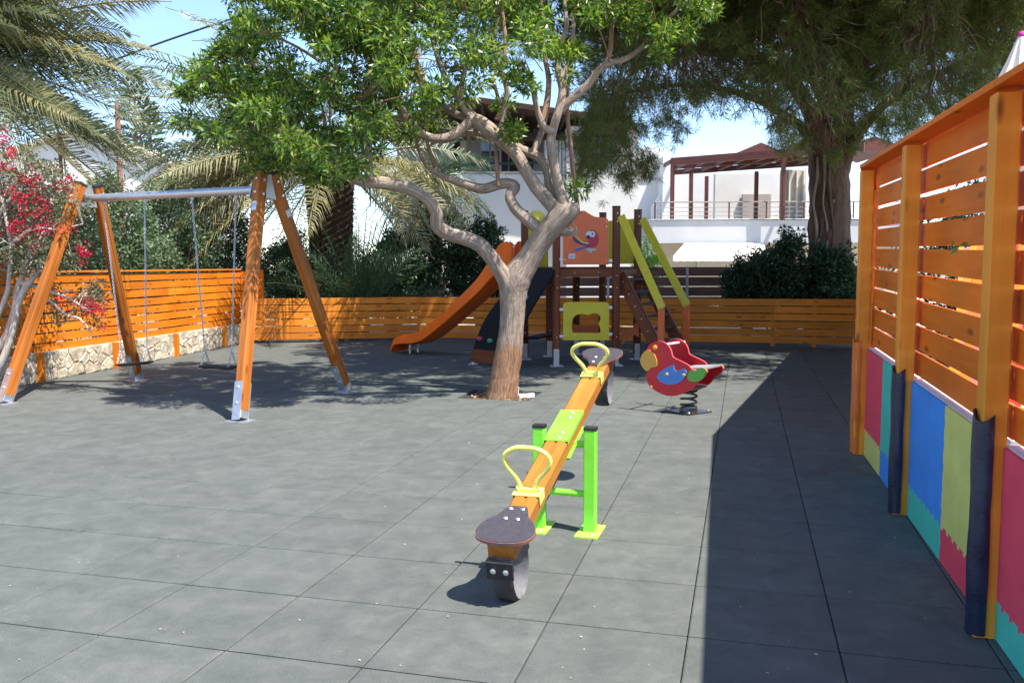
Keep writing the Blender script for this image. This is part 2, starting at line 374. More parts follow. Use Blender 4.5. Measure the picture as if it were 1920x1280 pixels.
M['palmbark'] = bark('palm bark', (.022, .015, .011), (.085, .055, .036), scl=(8, 12, 12), bump=1.0)  # bark darkened so the crown's shade on the trunk is in the colour
M['palestem'] = bark('pale grey stem', (.36, .31, .27), (.62, .57, .50), scl=(8, 40, 40), bump=.4)
M['leaf'] = leafmat('bright tree leaf', [(.028, .062, .018), (.050, .105, .022), (.085, .165, .028), (.13, .23, .032), (.22, .33, .05), (.30, .33, .07)], .38, .35, .5)
M['shrubleaf'] = leafmat('grey green shrub leaf', [(.08, .14, .07), (.125, .20, .10), (.17, .24, .13), (.10, .17, .10)], .18, .5, .4)
M['dryleaf'] = leafmat('dry hanging leaf', [(.34, .20, .11), (.42, .27, .16), (.28, .15, .08)], .2)
M['darkleaf'] = leafmat('dark shrub leaf', [(.022, .045, .022), (.035, .07, .032), (.05, .09, .04)], .15, .45, .4)
M['ivy'] = leafmat('bright ivy leaf', [(.10, .24, .04), (.16, .32, .06), (.2, .38, .1)], .35)
M['needle'] = leafmat('pine needle', [(.075, .115, .040), (.115, .165, .055), (.16, .21, .07), (.12, .135, .055)], .32, .5, .3)
M['needlebrown'] = leafmat('dry pine needle', [(.22, .11, .05), (.30, .16, .07)], .2)
M['frond'] = leafmat('palm leaflet', [(.10, .13, .065), (.155, .18, .09), (.23, .24, .14)], .28, .42, .5, (1.2, 1.2, .7))
M['frondgold'] = leafmat('golden palm leaflet', [(.24, .22, .10), (.34, .31, .15), (.20, .21, .09)], .3, .42, .5, (1.2, 1.1, .6))
M['frondgreen'] = leafmat('young palm leaflet', [(.04, .08, .04), (.06, .11, .055), (.08, .13, .07)], .2, .4, .5)
M['araucaria'] = leafmat('araucaria needle', [(.05, .09, .05), (.07, .12, .065)], .15)
M['bract'] = leafmat('red bract', [(.48, .010, .035), (.58, .030, .075), (.42, .010, .05)], .3, .6, .2, (1.4, .8, 1.0))
M['bougleaf'] = leafmat('bougainvillea leaf', [(.10, .13, .07), (.15, .17, .09), (.18, .15, .10)], .2)
# ------------------------------------------------------------------ ground and rubber floor
g = MB(); g.add([(-400, -60, -.04), (400, -60, -.04), (400, 900, -.04), (-400, 900, -.04)], [(0, 1, 2, 3)])
struct(g.build('ground', M['earth']))
TILE, GT = 0.6, 0.2591
GX = Vector((math.cos(GT), -math.sin(GT), 0)); GY = Vector((math.sin(GT), math.cos(GT), 0))
def grid(i, j): return (GX * (i - 3.3317) + GY * (j + 4.9987)) * TILE
def ginv(p): return p.dot(GX) / TILE + 3.3317, p.dot(GY) / TILE - 4.9987
FENCE_A = gnd(1613, 852); FENCE_D = Vector((math.sin(GT - .017), math.cos(GT - .017), 0)); FENCE_D.normalize()   # right fence: base line and direction away from the camera
FENCE_N = Vector((FENCE_D.y, -FENCE_D.x, 0))                                                     # points out of the playground
BACK = [gnd(470, 643.5), gnd(785, 638), gnd(1120, 643), gnd(1450, 649), gnd(1606, 652)]
LEFT = [V(-7.32, 7.0, 0), V(-6.98, 8.55, 0), V(-6.67, 10.1, 0), V(-6.36, 11.7, 0), V(-6.05, 13.25, 0), V(-5.79, 14.97, 0), V(-5.55, 16.74, 0), V(-5.42, 17.75, 0)]
PITC = V(-0.14, 10.38, 0); pi_, pj_ = ginv(PITC); HOLE = (pi_ - .72, pi_ + .72, pj_ - .66, pj_ + .62)
def left_x(y):
    for a, b in zip(LEFT, LEFT[1:]):
        if a.y <= y <= b.y: return a.x + (b.x - a.x) * (y - a.y) / (b.y - a.y)
    return LEFT[0].x if y < LEFT[0].y else LEFT[-1].x
def inside(p):
    if p.y > 18.3: return False
    if p.x < left_x(p.y) - .35: return False
    if p.y < 7.3: return (p - FENCE_A).dot(FENCE_N) < .35
    return p.x < 2.9 + (p.y - 7.15) * .41 + .4
tile_rects = []
for j in range(-4, 28):
    for i in range(-14, 14):
        if not inside(grid(i + .5, j + .5)): continue
        i0, i1, j0, j1 = i, i + 1, j, j + 1; h0, h1, k0, k1 = HOLE
        if i1 <= h0 or i0 >= h1 or j1 <= k0 or j0 >= k1: tile_rects.append((i0, i1, j0, j1)); continue
        if i0 < h0: tile_rects.append((i0, h0, j0, j1)); i0 = h0
        if i1 > h1: tile_rects.append((h1, i1, j0, j1)); i1 = h1
        if j0 < k0: tile_rects.append((i0, i1, j0, k0))
        if j1 > k1: tile_rects.append((i0, i1, k1, j1))
def add_tile(mb, r, o=Vector((0, 0, 0)), dz=0.0, tilt=(0, 0), gap=.006, c=.006):
    i0, i1, j0, j1 = r; e = gap * .4 / TILE; ej = gap * .8 / TILE; cc = c / TILE
    def q(i, j, z): p = grid(i, j) - o; return (p.x, p.y, z + dz)
    a = [(i0 + e, j0 + ej), (i1 - e, j0 + ej), (i1 - e, j1 - ej), (i0 + e, j1 - ej)]
    b = [(i0 + e + cc, j0 + ej + cc), (i1 - e - cc, j0 + ej + cc), (i1 - e - cc, j1 - ej - cc), (i0 + e + cc, j1 - ej - cc)]
    tl = [R.uniform(-tilt[0], tilt[0]) for _ in range(4)]
    vv = [q(*x, -.028) for x in a] + [q(*x, -.004) for x in a] + [q(x[0], x[1], t) for x, t in zip(b, tl)]
    ff = [(k, (k + 1) % 4, 4 + (k + 1) % 4, 4 + k) for k in range(4)] + [(4 + k, 4 + (k + 1) % 4, 8 + (k + 1) % 4, 8 + k) for k in range(4)] + [(8, 9, 10, 11)]
    mb.add(vv, ff)
fl = MB(); fl.add([(-8.5, -2, -.03), (9, -2, -.03), (9, 19, -.03), (-8.5, 19, -.03)], [(0, 1, 2, 3)])
floor = struct(fl.build('playground_floor', M['dark']))
def visible(r):
    c = grid((r[0] + r[1]) / 2, (r[2] + r[3]) / 2)
    return c.y > 2.4 and abs(c.x) < c.y * .62 + .5
tile_rects.sort(key=lambda r: (not visible(r), grid(r[0], r[2]).length))
rest = MB(); std = []
for n_, r in enumerate(tile_rects):
    full = (r[1] - r[0]) > .999 and (r[3] - r[2]) > .999
    if n_ < 300:
        o = grid((r[0] + r[1]) / 2, (r[2] + r[3]) / 2)
        if full and len(std) >= 6:
            t = bpy.data.objects.new('floor_tile', R.choice(std)); COL.objects.link(t); t.parent = floor
        else:
            m_ = MB(); add_tile(m_, r, o, 0, (.0004, 0)); t = m_.build('floor_tile', M['rubber'], None); t.parent = floor
            if full: std.append(t.data)
        t.location = o + Vector((0, 0, R.uniform(-.0004, .0004)))
    else: add_tile(rest, r, dz=R.uniform(-.0004, .0004))
stuff(rest.build('floor_tile', M['rubber'], floor))

# flakes of dry leaf lying on the rubber
pp = []
for _ in range(100):
    px, py = R.uniform(0, 1900), R.uniform(690, 1280); p = gnd(px, py)
    if p.y > 2.5 and inside(p) and (p - FENCE_A).dot(FENCE_N) < -.05: pp.append((p.x, p.y, .006))
litter = thing('leaf_litter', 'tiny dry leaf flakes scattered over the dark rubber floor', 'leaf litter', (0, 6, 0)); litter['kind'] = 'stuff'
leaf_mesh('flake', pp, [(R.uniform(-1, 1), R.uniform(-1, 1), .05) for _ in pp], NP.uniform(.006, .020, len(pp)), NP.uniform(.004, .010, len(pp)), M['debris'], litter, .02, nrm=[(0, 0, 1)] * len(pp))

# tree pit with soil, bark chips and two loose white bricks
def rotbox(mb, c, sx, sy, sz, u, m=0):
    u = Vector(u).normalized(); c = Vector(c); return mb.bar(c - u * sx / 2, c + u * sx / 2, sy, sz, m=m)
h0, h1, k0, k1 = HOLE
pit = MB(); pts = []
for a in range(9):
    row = []
    for b in range(9):
        p = grid(h0 + (h1 - h0) * a / 8, k0 + (k1 - k0) * b / 8); d = (p - PITC).length
        row.append(Vector((p.x, p.y, -.075 + .05 * max(0, 1 - d / .5) + R.uniform(-.012, .012))))
    pts.append(row)
pit.grid(pts)
struct(pit.build('soil', M['soil'], None, (0, 0, 0)))
fl_pit = thing('bark_chips', 'orange brown bark chips lying around the tree foot', 'bark chips', (-.3, 10.2, 0)); fl_pit['kind'] = 'stuff'
cp = [];
for _ in range(420):
    p = grid(R.uniform(h0 + .08, h1 - .08), R.uniform(k0 + .08, k1 - .08)); cp.append((p.x, p.y, -.055 + .06 * max(0, 1 - (p - PITC).length / .5) + R.uniform(0, .02)))
leaf_mesh('chip', cp, NP.normal(size=(len(cp), 3)) * [1, 1, .3], NP.uniform(.02, .06, len(cp)), NP.uniform(.012, .03, len(cp)), M['chips'], fl_pit, .05)
for nm, c, sz, u, lab in (('brick', at(987, 738, 10.3), (.19, .06, .05), (1, .28, .06), 'white brick lying flat in the tree pit'), ('brick', at(969, 727, 10.4), (.05, .05, .12), (1, 0, 0), 'white brick standing upright against the tree foot')):
    b_ = MB(); c = Vector((c.x, c.y, sz[2] / 2 - .03)); rotbox(b_, c, *sz, u); o = b_.build(nm, M['white'], None, c); tag(o, lab, 'brick', 'loose white bricks at the tree')

# ------------------------------------------------------------------ slatted fences
def slat_run(parent, pts, zs, h, th, mat, inset=.004, off=0.0, nrm_sign=1):
    """one board per bay and level"""
    for a, b in zip(pts, pts[1:]):
        d = (b - a).normalized(); n = Vector((d.y, -d.x, 0)) * nrm_sign
        for z in zs:
            m_ = MB(); jz = [R.uniform(-.004, .004) for _ in range(2)]; o = n * (off + R.uniform(-.002, .002))
            m_.bar(a + d * inset + o + Vector((0, 0, z + jz[0])), b - d * inset + o + Vector((0, 0, z + jz[1])), th, h)
            m_.build('slat', mat, parent)
def tall_post(parent, p, mat, w=.105, dep=.095, z0=0, z1=2.28, d=FENCE_D):
    m_ = MB(); m_.bar(Vector((p.x, p.y, z0)), Vector((p.x, p.y, z1)), dep, w, up=d, ch=.006); return m_.build('post', mat, parent)

# right fence, coloured mats below
CAPZ = 2.335; WALLZ = .875
rf = thing('slat_fence', 'tall orange slatted fence on a low wall along the right side', 'fence', FENCE_A)
def fpos(s, o=0.0, z=0.0): return FENCE_A - FENCE_D * s + FENCE_N * o + Vector((0, 0, z - .018 * s * min(1, z / .8)))     # s metres back towards the camera
POSTS = [-.05, 1.72, 3.56, 5.45, 7.3]
for s in POSTS: tall_post(rf, fpos(s, -.008), M['post'], z1=2.28 - .018 * s)
zs = [WALLZ + .085 + k * .1585 for k in range(9)]
slat_run(rf, [fpos(s, .080) + Vector((0, 0, -.018 * s)) for s in reversed(POSTS)], zs, .138, .024, M['fenceR'])
for s0, s1 in zip(POSTS, POSTS[1:]):
    m_ = MB(); m_.bar(fpos(s1, .020, CAPZ - .012), fpos(s0 - (.07 if s0 < 0 else -.002), .020, CAPZ - .012), .152, .03); m_.build('cap_board', M['fenceR'], rf)
# low wall with foam mats
lw = thing('low_wall', 'low pale wall below the tall right fence, its face hidden by mats', 'wall', fpos(.8, .1))
for s0, s1 in zip(POSTS, POSTS[1:]):
    m_ = MB(); A_, B_ = fpos(s1 - .050, .040), fpos(s0 + .050, .040); ha, hb = fpos(s1, 0, WALLZ).z, fpos(s0, 0, WALLZ).z; m_.prism([A_, B_, B_ + V(0, 0, hb), A_ + V(0, 0, ha)], FENCE_N * .15); m_.build('wall_panel', M['lowwall'], lw, fix=True)
def teeth(a, b, pitch=.05, dep=.022, ph=0):
    """points from a to b (2-D s,z) with jigsaw teeth"""
    a = Vector(a); b = Vector(b); L = (b - a).length; n = max(2, int(L / pitch)); d = (b - a) / n; nn = Vector((-d.y, d.x)).normalized() * dep; out = []
    for k in range(n):
        p = a + d * k; q = nn if (k + ph) % 2 == 0 else Vector((0, 0))
        lean = d * .16
        out += [p + q + (lean if (k + ph) % 2 else -lean) * (k > 0), p + d + q - (lean if (k + ph) % 2 else -lean) * (k < n - 1)]
    return out
BAYS = [(('crimson', 'teal'), ('olive', 'blue')), (('blue', 'olive'), ('teal', 'crimson')), (('crimson', 'blue'), ('teal', 'olive')), (('olive', 'teal'), ('blue', 'crimson'))]
CN = dict(crimson='crimson', teal='teal green', blue='blue', olive='olive yellow')
spots_ = ['nearest the orange padded end post', 'in the bay between the two navy pads', 'nearest the camera beside the tall navy pad', 'behind the camera']
for bi, ((s0, s1), (topc, botc)) in enumerate(zip(zip(POSTS, POSTS[1:]), BAYS)):
    a, b = s0 + .058, s1 - .058; mid = a + (b - a) * (.5 if bi else .46); zt = WALLZ - .008; zb = [.20, .19, .16, .16][bi]
    vt = teeth((mid, zb), (mid, zt), .06, .009); vb = teeth((mid, .004), (mid, zb), .05, .009)
    hl = teeth((a, zb), (mid, zb), .052, .02); hr = teeth((mid, zb), (b, zb), .052, .02, 1)
    polys = [(topc[0], 'upper', [Vector((a, zt))] + hl + vt, 0), (topc[1], 'upper', hr + [Vector((b, zb)), Vector((b, zt))] + list(reversed(vt)), 1),
             (botc[0], 'lower', [Vector((a, .004)), Vector((mid, .004))] + vb + list(reversed(hl)), 0), (botc[1], 'lower', [Vector((mid, .004)), Vector((b, .004)), Vector((b, zb))] + list(reversed(hr)) + list(reversed(vb)), 1)]
    if bi == 3: continue
    for cn, lvl, poly, side in polys:
        if bi == 2 and side: continue
        P3 = [fpos(p.x, .0385, p.y) for p in poly]
        m_ = MB(); m_.prism(P3, -FENCE_N * .014); o = m_.build('foam_mat', M['mat_' + cn], None, P3[0], fix=True)
        tag(o, f'{CN[cn]} jigsaw foam mat, {lvl} row, {spots_[bi]}', 'foam mat', 'jigsaw foam mats on the low wall')
def pad_guard(s, z1, mat, name, label, r=.062, oo=-.05, ds=.0):
    m_ = MB(); rows = []
    ang = [math.radians(x) for x in range(-35, 216, 18)]
    for k in range(13):
        z = .012 + (z1 - .012) * k / 12; w = R.uniform(-.005, .005); row = []
        for a in ang:
            rr = r * (1 + .05 * math.sin(a * 3 + k)); row.append(fpos(s + ds - math.cos(a) * rr + w * .6, oo + .02 - math.sin(a) * rr * .8, z + R.uniform(-.003, .003) + (.02 * math.sin(a * 2) if k == 12 else 0)))
        rows.append(row)
    inner = [[fpos(s, oo + .022, p.z) * .2 + p * .8 for p in row] for row in rows]
    m_.grid(rows); m_.grid([list(reversed(r_)) for r_ in inner])
    m_.grid([rows[-1], inner[-1]]); m_.grid([[r_[0] for r_ in rows], [r_[0] for r_ in inner]]); m_.grid([[r_[-1] for r_ in inner], [r_[-1] for r_ in rows]])
    o = m_.build(name, mat, None, fpos(s, oo, 0), smooth=50, fix=True)
    return tag(o, label, 'post padding', 'padded guards on the fence posts')
pad_guard(POSTS[1], .93, M['navy'], 'post_pad', 'slim navy vinyl pad on the post between teal and blue mats', ds=.01)
pad_guard(POSTS[2], .99, M['navy'], 'post_pad', 'tall navy vinyl pad with laced seam beside the big crimson mat', ds=.01)
pad_guard(POSTS[0], .93, M['orangepad'], 'post_pad', 'bright orange pad on the far end post of the tall fence', r=.06)
# second tall fence that runs on from the corner, away from the camera
E0 = fpos(-.07, .015); E1 = V(6.62, 16.15, 0); ED = (E1 - E0).normalized(); EN = Vector((ED.y, -ED.x, 0))
rf2 = thing('slat_fence', 'tall slatted fence running on behind the orange padded end post', 'fence', E0)
pts2 = [E0 + (E1 - E0) * k / 5 for k in range(6)]
for p in pts2[1:]: tall_post(rf2, p + EN * .02, M['post'], d=ED)
slat_run(rf2, [p + EN * .062 for p in pts2], [.165 + k * .1585 for k in range(14)], .140, .024, M['fenceR'])
for a, b in zip(pts2, pts2[1:]):
    m_ = MB(); m_.bar(a + EN * .006 + V(0, 0, CAPZ - .016), b + EN * .006 + V(0, 0, CAPZ - .016), .156, .03); m_.build('cap_board', M['fenceR'], rf2)
pad2 = MB(); pad2.tube([E0 + V(-.03, -.01, .01), E0 + V(-.03, -.01, .93)], .045, 12); tag(pad2.build('post_pad', M['orangepad'], None, E0, smooth=40), 'second orange pad behind the end post pad of the fence corner', 'post padding', 'padded guards on the fence posts')

# back fence, low
bf = thing('slat_fence', 'low amber slatted fence running across the back of the playground', 'fence', BACK[1])
zsb = [.125 + k * .1415 for k in range(6)]
slat_run(bf, BACK, zsb, .126, .022, M['fenceback'])
for i, p in enumerate(BACK):
    m_ = MB(); m_.bar(V(p.x, p.y + .06, 0), V(p.x, p.y + .06, .88), .07, .07, up=(0, 1, 0)); m_.build('post', M['fenceback'], bf)
for a, b in zip(BACK, BACK[1:]):                                           # mid posts and screw heads
    c = (a + b) / 2; m_ = MB(); m_.bar(V(c.x, c.y + .06, 0), V(c.x, c.y + .06, .88), .07, .07, up=(0, 1, 0)); m_.build('post', M['fenceback'], bf)

# left fence above the stone wall
lf = thing('slat_fence', 'bright orange slatted fence on the stone wall behind the swings', 'fence', LEFT[4])
LIN = [p + V(-.10, 0, 0) for p in LEFT]
zsl = [.435 + k * .1345 for k in range(8)]
slat_run(lf, LIN, zsl, .113, .022, M['fence'])
for a, b in zip(LIN, LIN[1:]):
    m_ = MB(); m_.bar(a + V(-.02, 0, 1.475), b + V(-.02, 0, 1.475), .11, .028); m_.build('cap_board', M['fence'], lf)
for p in LEFT[1:]:
    m_ = MB(); m_.bar(p + V(.035, -.05, .0), p + V(.035, -.05, .40), .075, .075, up=(0, 1, 0)); m_.build('post', M['fence'], lf)
for p in LIN[1:]:
    m_ = MB(); m_.bar(p + V(-.065, 0, .35), p + V(-.065, 0, 1.455), .07, .07, up=(0, 1, 0)); m_.build('post', M['fence'], lf)
e = LIN[-1]
for z in zsl:                                                              # short return at the far end
    m_ = MB(); m_.bar(e + V(.012, .02, z), e + V(.47, -.02, z), .022, .113); m_.build('slat', M['fence'], lf)
m_ = MB(); m_.bar(e + V(.43, .06, .0), e + V(.43, .06, 1.47), .07, .07, up=(0, 1, 0)); m_.build('post', M['fence'], lf)

# stone wall: single stones set in mortar
sw = thing('stone_wall', 'low honey coloured rubble stone wall under the left orange fence', 'wall', LEFT[4])
def clip(poly, p, n):
    out = []
    for i in range(len(poly)):
        a, b = poly[i], poly[(i + 1) % len(poly)]; da, db = (a - p).dot(n), (b - p).dot(n)
        if da <= 0: out.append(a)
        if da * db < 0: out.append(a + (b - a) * (da / (da - db)))
    return out
SW_H = .40; nst = 0
for a, b in zip(LEFT, LEFT[1:]):
    L = (b - a).length; d = (b - a) / L; n = Vector((d.y, -d.x, 0))
    m_ = MB(); m_.bar(a - n * .14 + V(0, 0, SW_H / 2 - .01), b - n * .14 + V(0, 0, SW_H / 2 - .01), .24, SW_H, ch=.002); m_.build('mortar_bed', M['mortar'], sw)
    if a.y < 8: continue
    seeds = []
    nx = int(L / .17)
    for i in range(nx):
        for k in range(3):
            if R.random() < .14: continue
            seeds.append(Vector(((i + .5 + (.5 if k == 1 else 0) + R.uniform(-.3, .3)) * L / nx, (k + .5 + R.uniform(-.28, .28)) * SW_H / 3)))
    for i, s in enumerate(seeds):
        poly = [Vector((0, 0)), Vector((L, 0)), Vector((L, SW_H)), Vector((0, SW_H))]
        for k, q in enumerate(seeds):
            if k != i and (q - s).length < .6: poly = clip(poly, (s + q) / 2, (q - s))
        if len(poly) < 3: continue
        c = sum(poly, Vector((0, 0))) / len(poly); pr = R.uniform(.006, .022)
        out = [c + (p - c) * .955 for p in poly]; inn = [c + (p - c) * R.uniform(.62, .8) for p in poly]; k = len(out)
        w3 = lambda p, o: a + d * p.x + n * o + V(0, 0, p.y)
        vv = [w3(p, -.03) for p in out] + [w3(p, pr * .55 + R.uniform(-.006, .006)) for p in out] + [w3(p, pr + R.uniform(-.006, .01)) for p in inn]
        ff = [(x, (x + 1) % k, k + (x + 1) % k, k + x) for x in range(k)] + [(k + x, k + (x + 1) % k, 2 * k + (x + 1) % k, 2 * k + x) for x in range(k)] + [tuple(range(2 * k, 3 * k))]
        m_ = MB(); m_.add(vv, ff); m_.build('stone', M['stone'], sw, fix=True); nst += 1
# white junction box by the stone wall
p = gnd(288, 674); jb = thing('junction_box', 'small white junction box at the foot of the stone wall', 'box', p)
m_ = MB(); m_.box(p + V(0, .0, .085), .19, .15, .17, .2, ch=.006); m_.build('body', M['white'], jb)
m_ = MB(); m_.box(p + V(0, .0, .185), .215, .175, .03, .2, ch=.008); m_.build('lid', M['white'], jb)
# ------------------------------------------------------------------ swing set
SWR, SWL = V(-2.76, 9.62, 2.37), V(-5.20, 10.76, 2.37)
swg = thing('swing_set', 'A-frame swing stand of glazed timber legs and a galvanised top bar', 'swing set', (SWR + SWL) / 2 - V(0, 0, 2.37))
bd = (SWL - SWR).normalized(); bn = Vector((-bd.y, bd.x, 0))
if bn.y < 0: bn = -bn
def swing_leg(foot, top, sgn, sticker):
    d = (top - foot).normalized(); a0 = foot + d * .11
    m_ = MB(); m_.bar(a0, top, .125, .105, up=bd * sgn, groove=True, ch=.012); leg = m_.build('leg', M['swingwood'], swg)
    m_ = MB(); m_.bar(top - d * .001, top + d * .02, .135, .115, up=bd * sgn); m_.build('end_cap', M['blackrub'], leg)
    side = d.cross(bd).normalized()
    sh = MB()
    for q in (-1, 1): sh.bar(foot + d * .01 + side * (.0655 * q), foot + d * .40 + side * (.0655 * q), .006, .10, up=bd * sgn)
    sh.bar(foot + d * .03 - bd * 0, foot + d * .11, .12, .10, up=bd * sgn)
    shoe = sh.build('steel_shoe', M['galv'], leg)
    m_ = MB(); m_.box(foot + V(0, 0, .006), .24, .20, .012, math.atan2(bd.y, bd.x)); m_.build('foot_plate', M['galv'], shoe)
    bl = MB()
    for t in (.18, .34):
        for q in (-1, 1): bl.bolt(foot + d * t + side * (.068 * q), side * q, .013, .012)
    bl.build('bolt', M['steel'], shoe)
    bl = MB()
    for t in (.08, .24): bl.bolt(top - d * t - bd * sgn * .052, -bd * sgn, .02, .014); bl.bolt(top - d * t + side * .062, side, .018, .014); bl.bolt(top - d * t - side * .062, -side, .018, .014)
    bl.build('bolt', M['steel'], leg)
    if sticker:
        o = top - d * sticker
        m_ = MB(); m_.bar(o - d * .04 - side * 0.0 - bd * sgn * .0535, o + d * .04 - bd * sgn * .0535, .07, .002, up=-bd * sgn, ch=.0005); m_.build('sticker', M['sticker'], leg)
    return leg
tops = {}
TZ = 2.56
for key, foot, topc, sgn, st in (('FR', V(-2.72, 8.62, 0), at(489, 325, 9.53), 1, 0), ('BR', V(-2.03, 10.62, 0), at(509, 328, 9.74), 1, .45), ('FL', V(-5.76, 9.79, 0), at(150, 347, 10.66), -1, 0), ('BL', V(-5.08, 11.74, 0), at(181, 350, 10.92), -1, 0)):
    swing_leg(foot, topc, sgn, st)
# sticker on the face of the near right leg that looks at the camera
f_, t_ = V(-2.72, 8.62, 0), at(489, 325, 9.53); d_ = (t_ - f_).normalized(); s_ = d_.cross(bd).normalized()
if s_.y > 0: s_ = -s_
o_ = f_ + d_ * ((t_ - f_).length - .40) + s_ * .064
m_ = MB(); m_.bar(o_ - d_ * .05, o_ + d_ * .05, .062, .002, up=s_, ch=.0005); stk = m_.build('sticker', M['sticker'], swg)
m_ = MB(); m_.bar(o_ - d_ * .012 + s_ * .0012, o_ + d_ * .03 + s_ * .0012, .046, .002, up=s_, ch=.0004); m_.build('print', M['ink'], stk)
m_ = MB(); m_.tube([SWR - bd * .02, SWL + bd * .02], .047, 18); m_.build('top_bar', M['galv'], swg, smooth=40)
for c, sgn in ((SWR, 1), (SWL, -1)):                                        # bracket box that joins the legs to the bar
    m_ = MB(); m_.prism([c + bn * x + V(0, 0, z) - bd * sgn * .0 for x, z in ((-.06, .17), (.09, .17), (.16, -.10), (-.14, -.10))], bd * sgn * .012); br = m_.build('bracket', M['galv'], swg, fix=True)
    m_ = MB(); m_.prism([c + bn * x + V(0, 0, z) - bd * sgn * .11 for x, z in ((-.06, .17), (.09, .17), (.16, -.10), (-.14, -.10))], bd * sgn * .008); m_.build('back_plate', M['galv'], br, fix=True)
    m_ = MB(); m_.bar(c + bn * .02 + V(0, 0, -.095) - bd * sgn * .11, c + bn * .02 + V(0, 0, -.095) + bd * sgn * .0, .24, .008); m_.build('base_plate', M['galv'], br)
def chain(p0, p1, name, parent, link_l=.030, r=.0034):
    """steel links, every other one turned"""
    d = (p1 - p0); L = d.length; d.normalize(); n = max(2, int(L / (link_l * .72))); st = L / n
    s1 = d.orthogonal().normalized(); s2 = d.cross(s1); m_ = MB()
    for k in range(n):
        c = p0 + d * st * (k + .5); sd = s1 if k % 2 else s2; pts = []
        for q in range(8):
            a = 2 * math.pi * q / 8; pts.append(c + d * math.cos(a) * link_l * .55 + sd * math.sin(a) * link_l * .33)
        m_.tube(pts, r, 4, closed=True)
    return stuff(m_.build(name, M['galv'], parent, smooth=60))
def swing(ta, tb, sc, sd, label):
    """two chains from the bar to a rubber seat; sd = seat direction"""
    sd = sd.normalized(); nn = Vector((-sd.y, sd.x, 0)).normalized()
    e = thing('swing', label, 'swing', Vector((sc.x, sc.y, 0)), 'swings hanging from the top bar')
    rows = []; m_ = MB(); L, W, T = .44, .17, .022
    m_.bar(sc - sd * L / 2, sc + sd * L / 2, W, T, ch=.009); m_.bar(sc - sd * .2 - V(0, 0, .016), sc + sd * .2 - V(0, 0, .016), W * .7, .012, ch=.004)
    seat = m_.build('seat', M['blackrub'], e)
    for t, q in ((ta, -1), (tb, 1)):
        y0 = sc + sd * q * .20 + V(0, 0, .012); j = y0 + V(0, 0, .17) + (t - y0) * .0
        m_ = MB(); m_.tube([t + V(0, 0, .058), t + V(0, 0, -.075)], .009, 8); m_.tube([t + bd * -.02 + V(0, 0, -.06), t + bd * .02 + V(0, 0, -.06)], .012, 8); m_.build('hanger', M['galv'], e)
        chain(t - V(0, 0, .07), j, 'chain', e)
        for w in (-1, 1): chain(j, y0 + nn * w * .065, 'chain', e)
def bar_at(px):                                                            # point under the bar at image column px
    best = min((abs((960 + F_PX * (SWR + (SWL - SWR) * t).x / (SWR + (SWL - SWR) * t).y) - px), t) for t in [i / 400 for i in range(401)])[1]
    return SWR + (SWL - SWR) * best
c1, c2, c3, c4 = bar_at(203), bar_at(279), bar_at(367), bar_at(449)
m1 = (c1 + c2) / 2; m2 = (c3 + c4) / 2
swing(c1, c2, at(252, 681, m1.y - .1), Vector((-.5, .20, -.0)) * -1 + V(0, 0, .05), 'black rubber swing seat on chains, the one nearer the stone wall')
swing(c3, c4, at(410, 687, m2.y), bd * -1, 'black rubber swing seat on chains, beside the timber leg in the middle')

# ------------------------------------------------------------------ seesaw
PV = at(1059, 812, 5.0); EN1 = at(940, 1036, 3.83); EN2 = PV * 2 - EN1
sd_ = (EN2 - EN1).normalized(); sx_ = sd_.cross(V(0, 0, 1)).normalized(); su_ = sx_.cross(sd_)
ss = thing('seesaw', 'orange timber seesaw with lime green stand, yellow handles and tyre bumpers', 'seesaw', (PV.x, PV.y, 0))
BW, BH = .128, .098
m_ = MB(); m_.bar(EN1, EN2, BW, BH, up=su_, groove=True, ch=.012); m_.build('beam', M['seesawwood'], ss)
top0 = lambda t: EN1 + (EN2 - EN1) * t + su_ * BH / 2
m_ = MB(); m_.bar(PV - sd_ * .21 + su_ * (BH / 2 + .003), PV + sd_ * .21 + su_ * (BH / 2 + .003), BW + .012, .005, up=su_, ch=.001)
for q in (-1, 1): m_.bar(PV - sd_ * .21 + sx_ * q * (BW / 2 + .004) + su_ * .042, PV + sd_ * .21 + sx_ * q * (BW / 2 + .004) + su_ * .042, .004, .02, up=su_, ch=.001)
m_.bar(PV - sd_ * .21 - su_ * (BH / 2 + .006), PV + sd_ * .21 - su_ * (BH / 2 + .006), BW + .02, .012, up=su_, ch=.002)
cpl = m_.build('centre_plate', M['lime'], ss)
m_ = MB()
for t in (-.17, -.1, .1, .17): m_.bolt(PV + sd_ * t + su_ * (BH / 2 + .006) + sx_ * .01, su_, .011, .008)
m_.build('bolt', M['steel'], cpl)
PB = [V(PV.x, PV.y, 0) + Vector((sx_.x, sx_.y, 0)).normalized() * q * .152 + V(.0, 0, 0) for q in (-1, 1)]
for p in PB:
    m_ = MB(); m_.bar(p + V(0, 0, .006), p + V(0, 0, .60), .07, .07, up=Vector((sd_.x, sd_.y, 0)), ch=.006); po = m_.build('post', M['lime'], ss)
    m_ = MB(); m_.bar(p + V(0, 0, .60), p + V(0, 0, .618), .074, .074, up=Vector((sd_.x, sd_.y, 0)), ch=.008); m_.build('post_cap', M['blackrub'], po)
    m_ = MB(); hd = Vector((sd_.x, sd_.y, 0)).normalized(); m_.bar(p - hd * .13 + V(0, 0, .005), p + hd * .13 + V(0, 0, .005), .135, .01, ch=.001); bp_ = m_.build('foot_plate', M['limepale'], po)
    m_ = MB(); m_.bolt(p - hd * .1 + V(.03, 0, .01), (0, 0, 1), .012, .012); m_.bolt(p + hd * .1 + V(-.03, 0, .01), (0, 0, 1), .012, .012); m_.build('bolt', M['steel'], bp_)
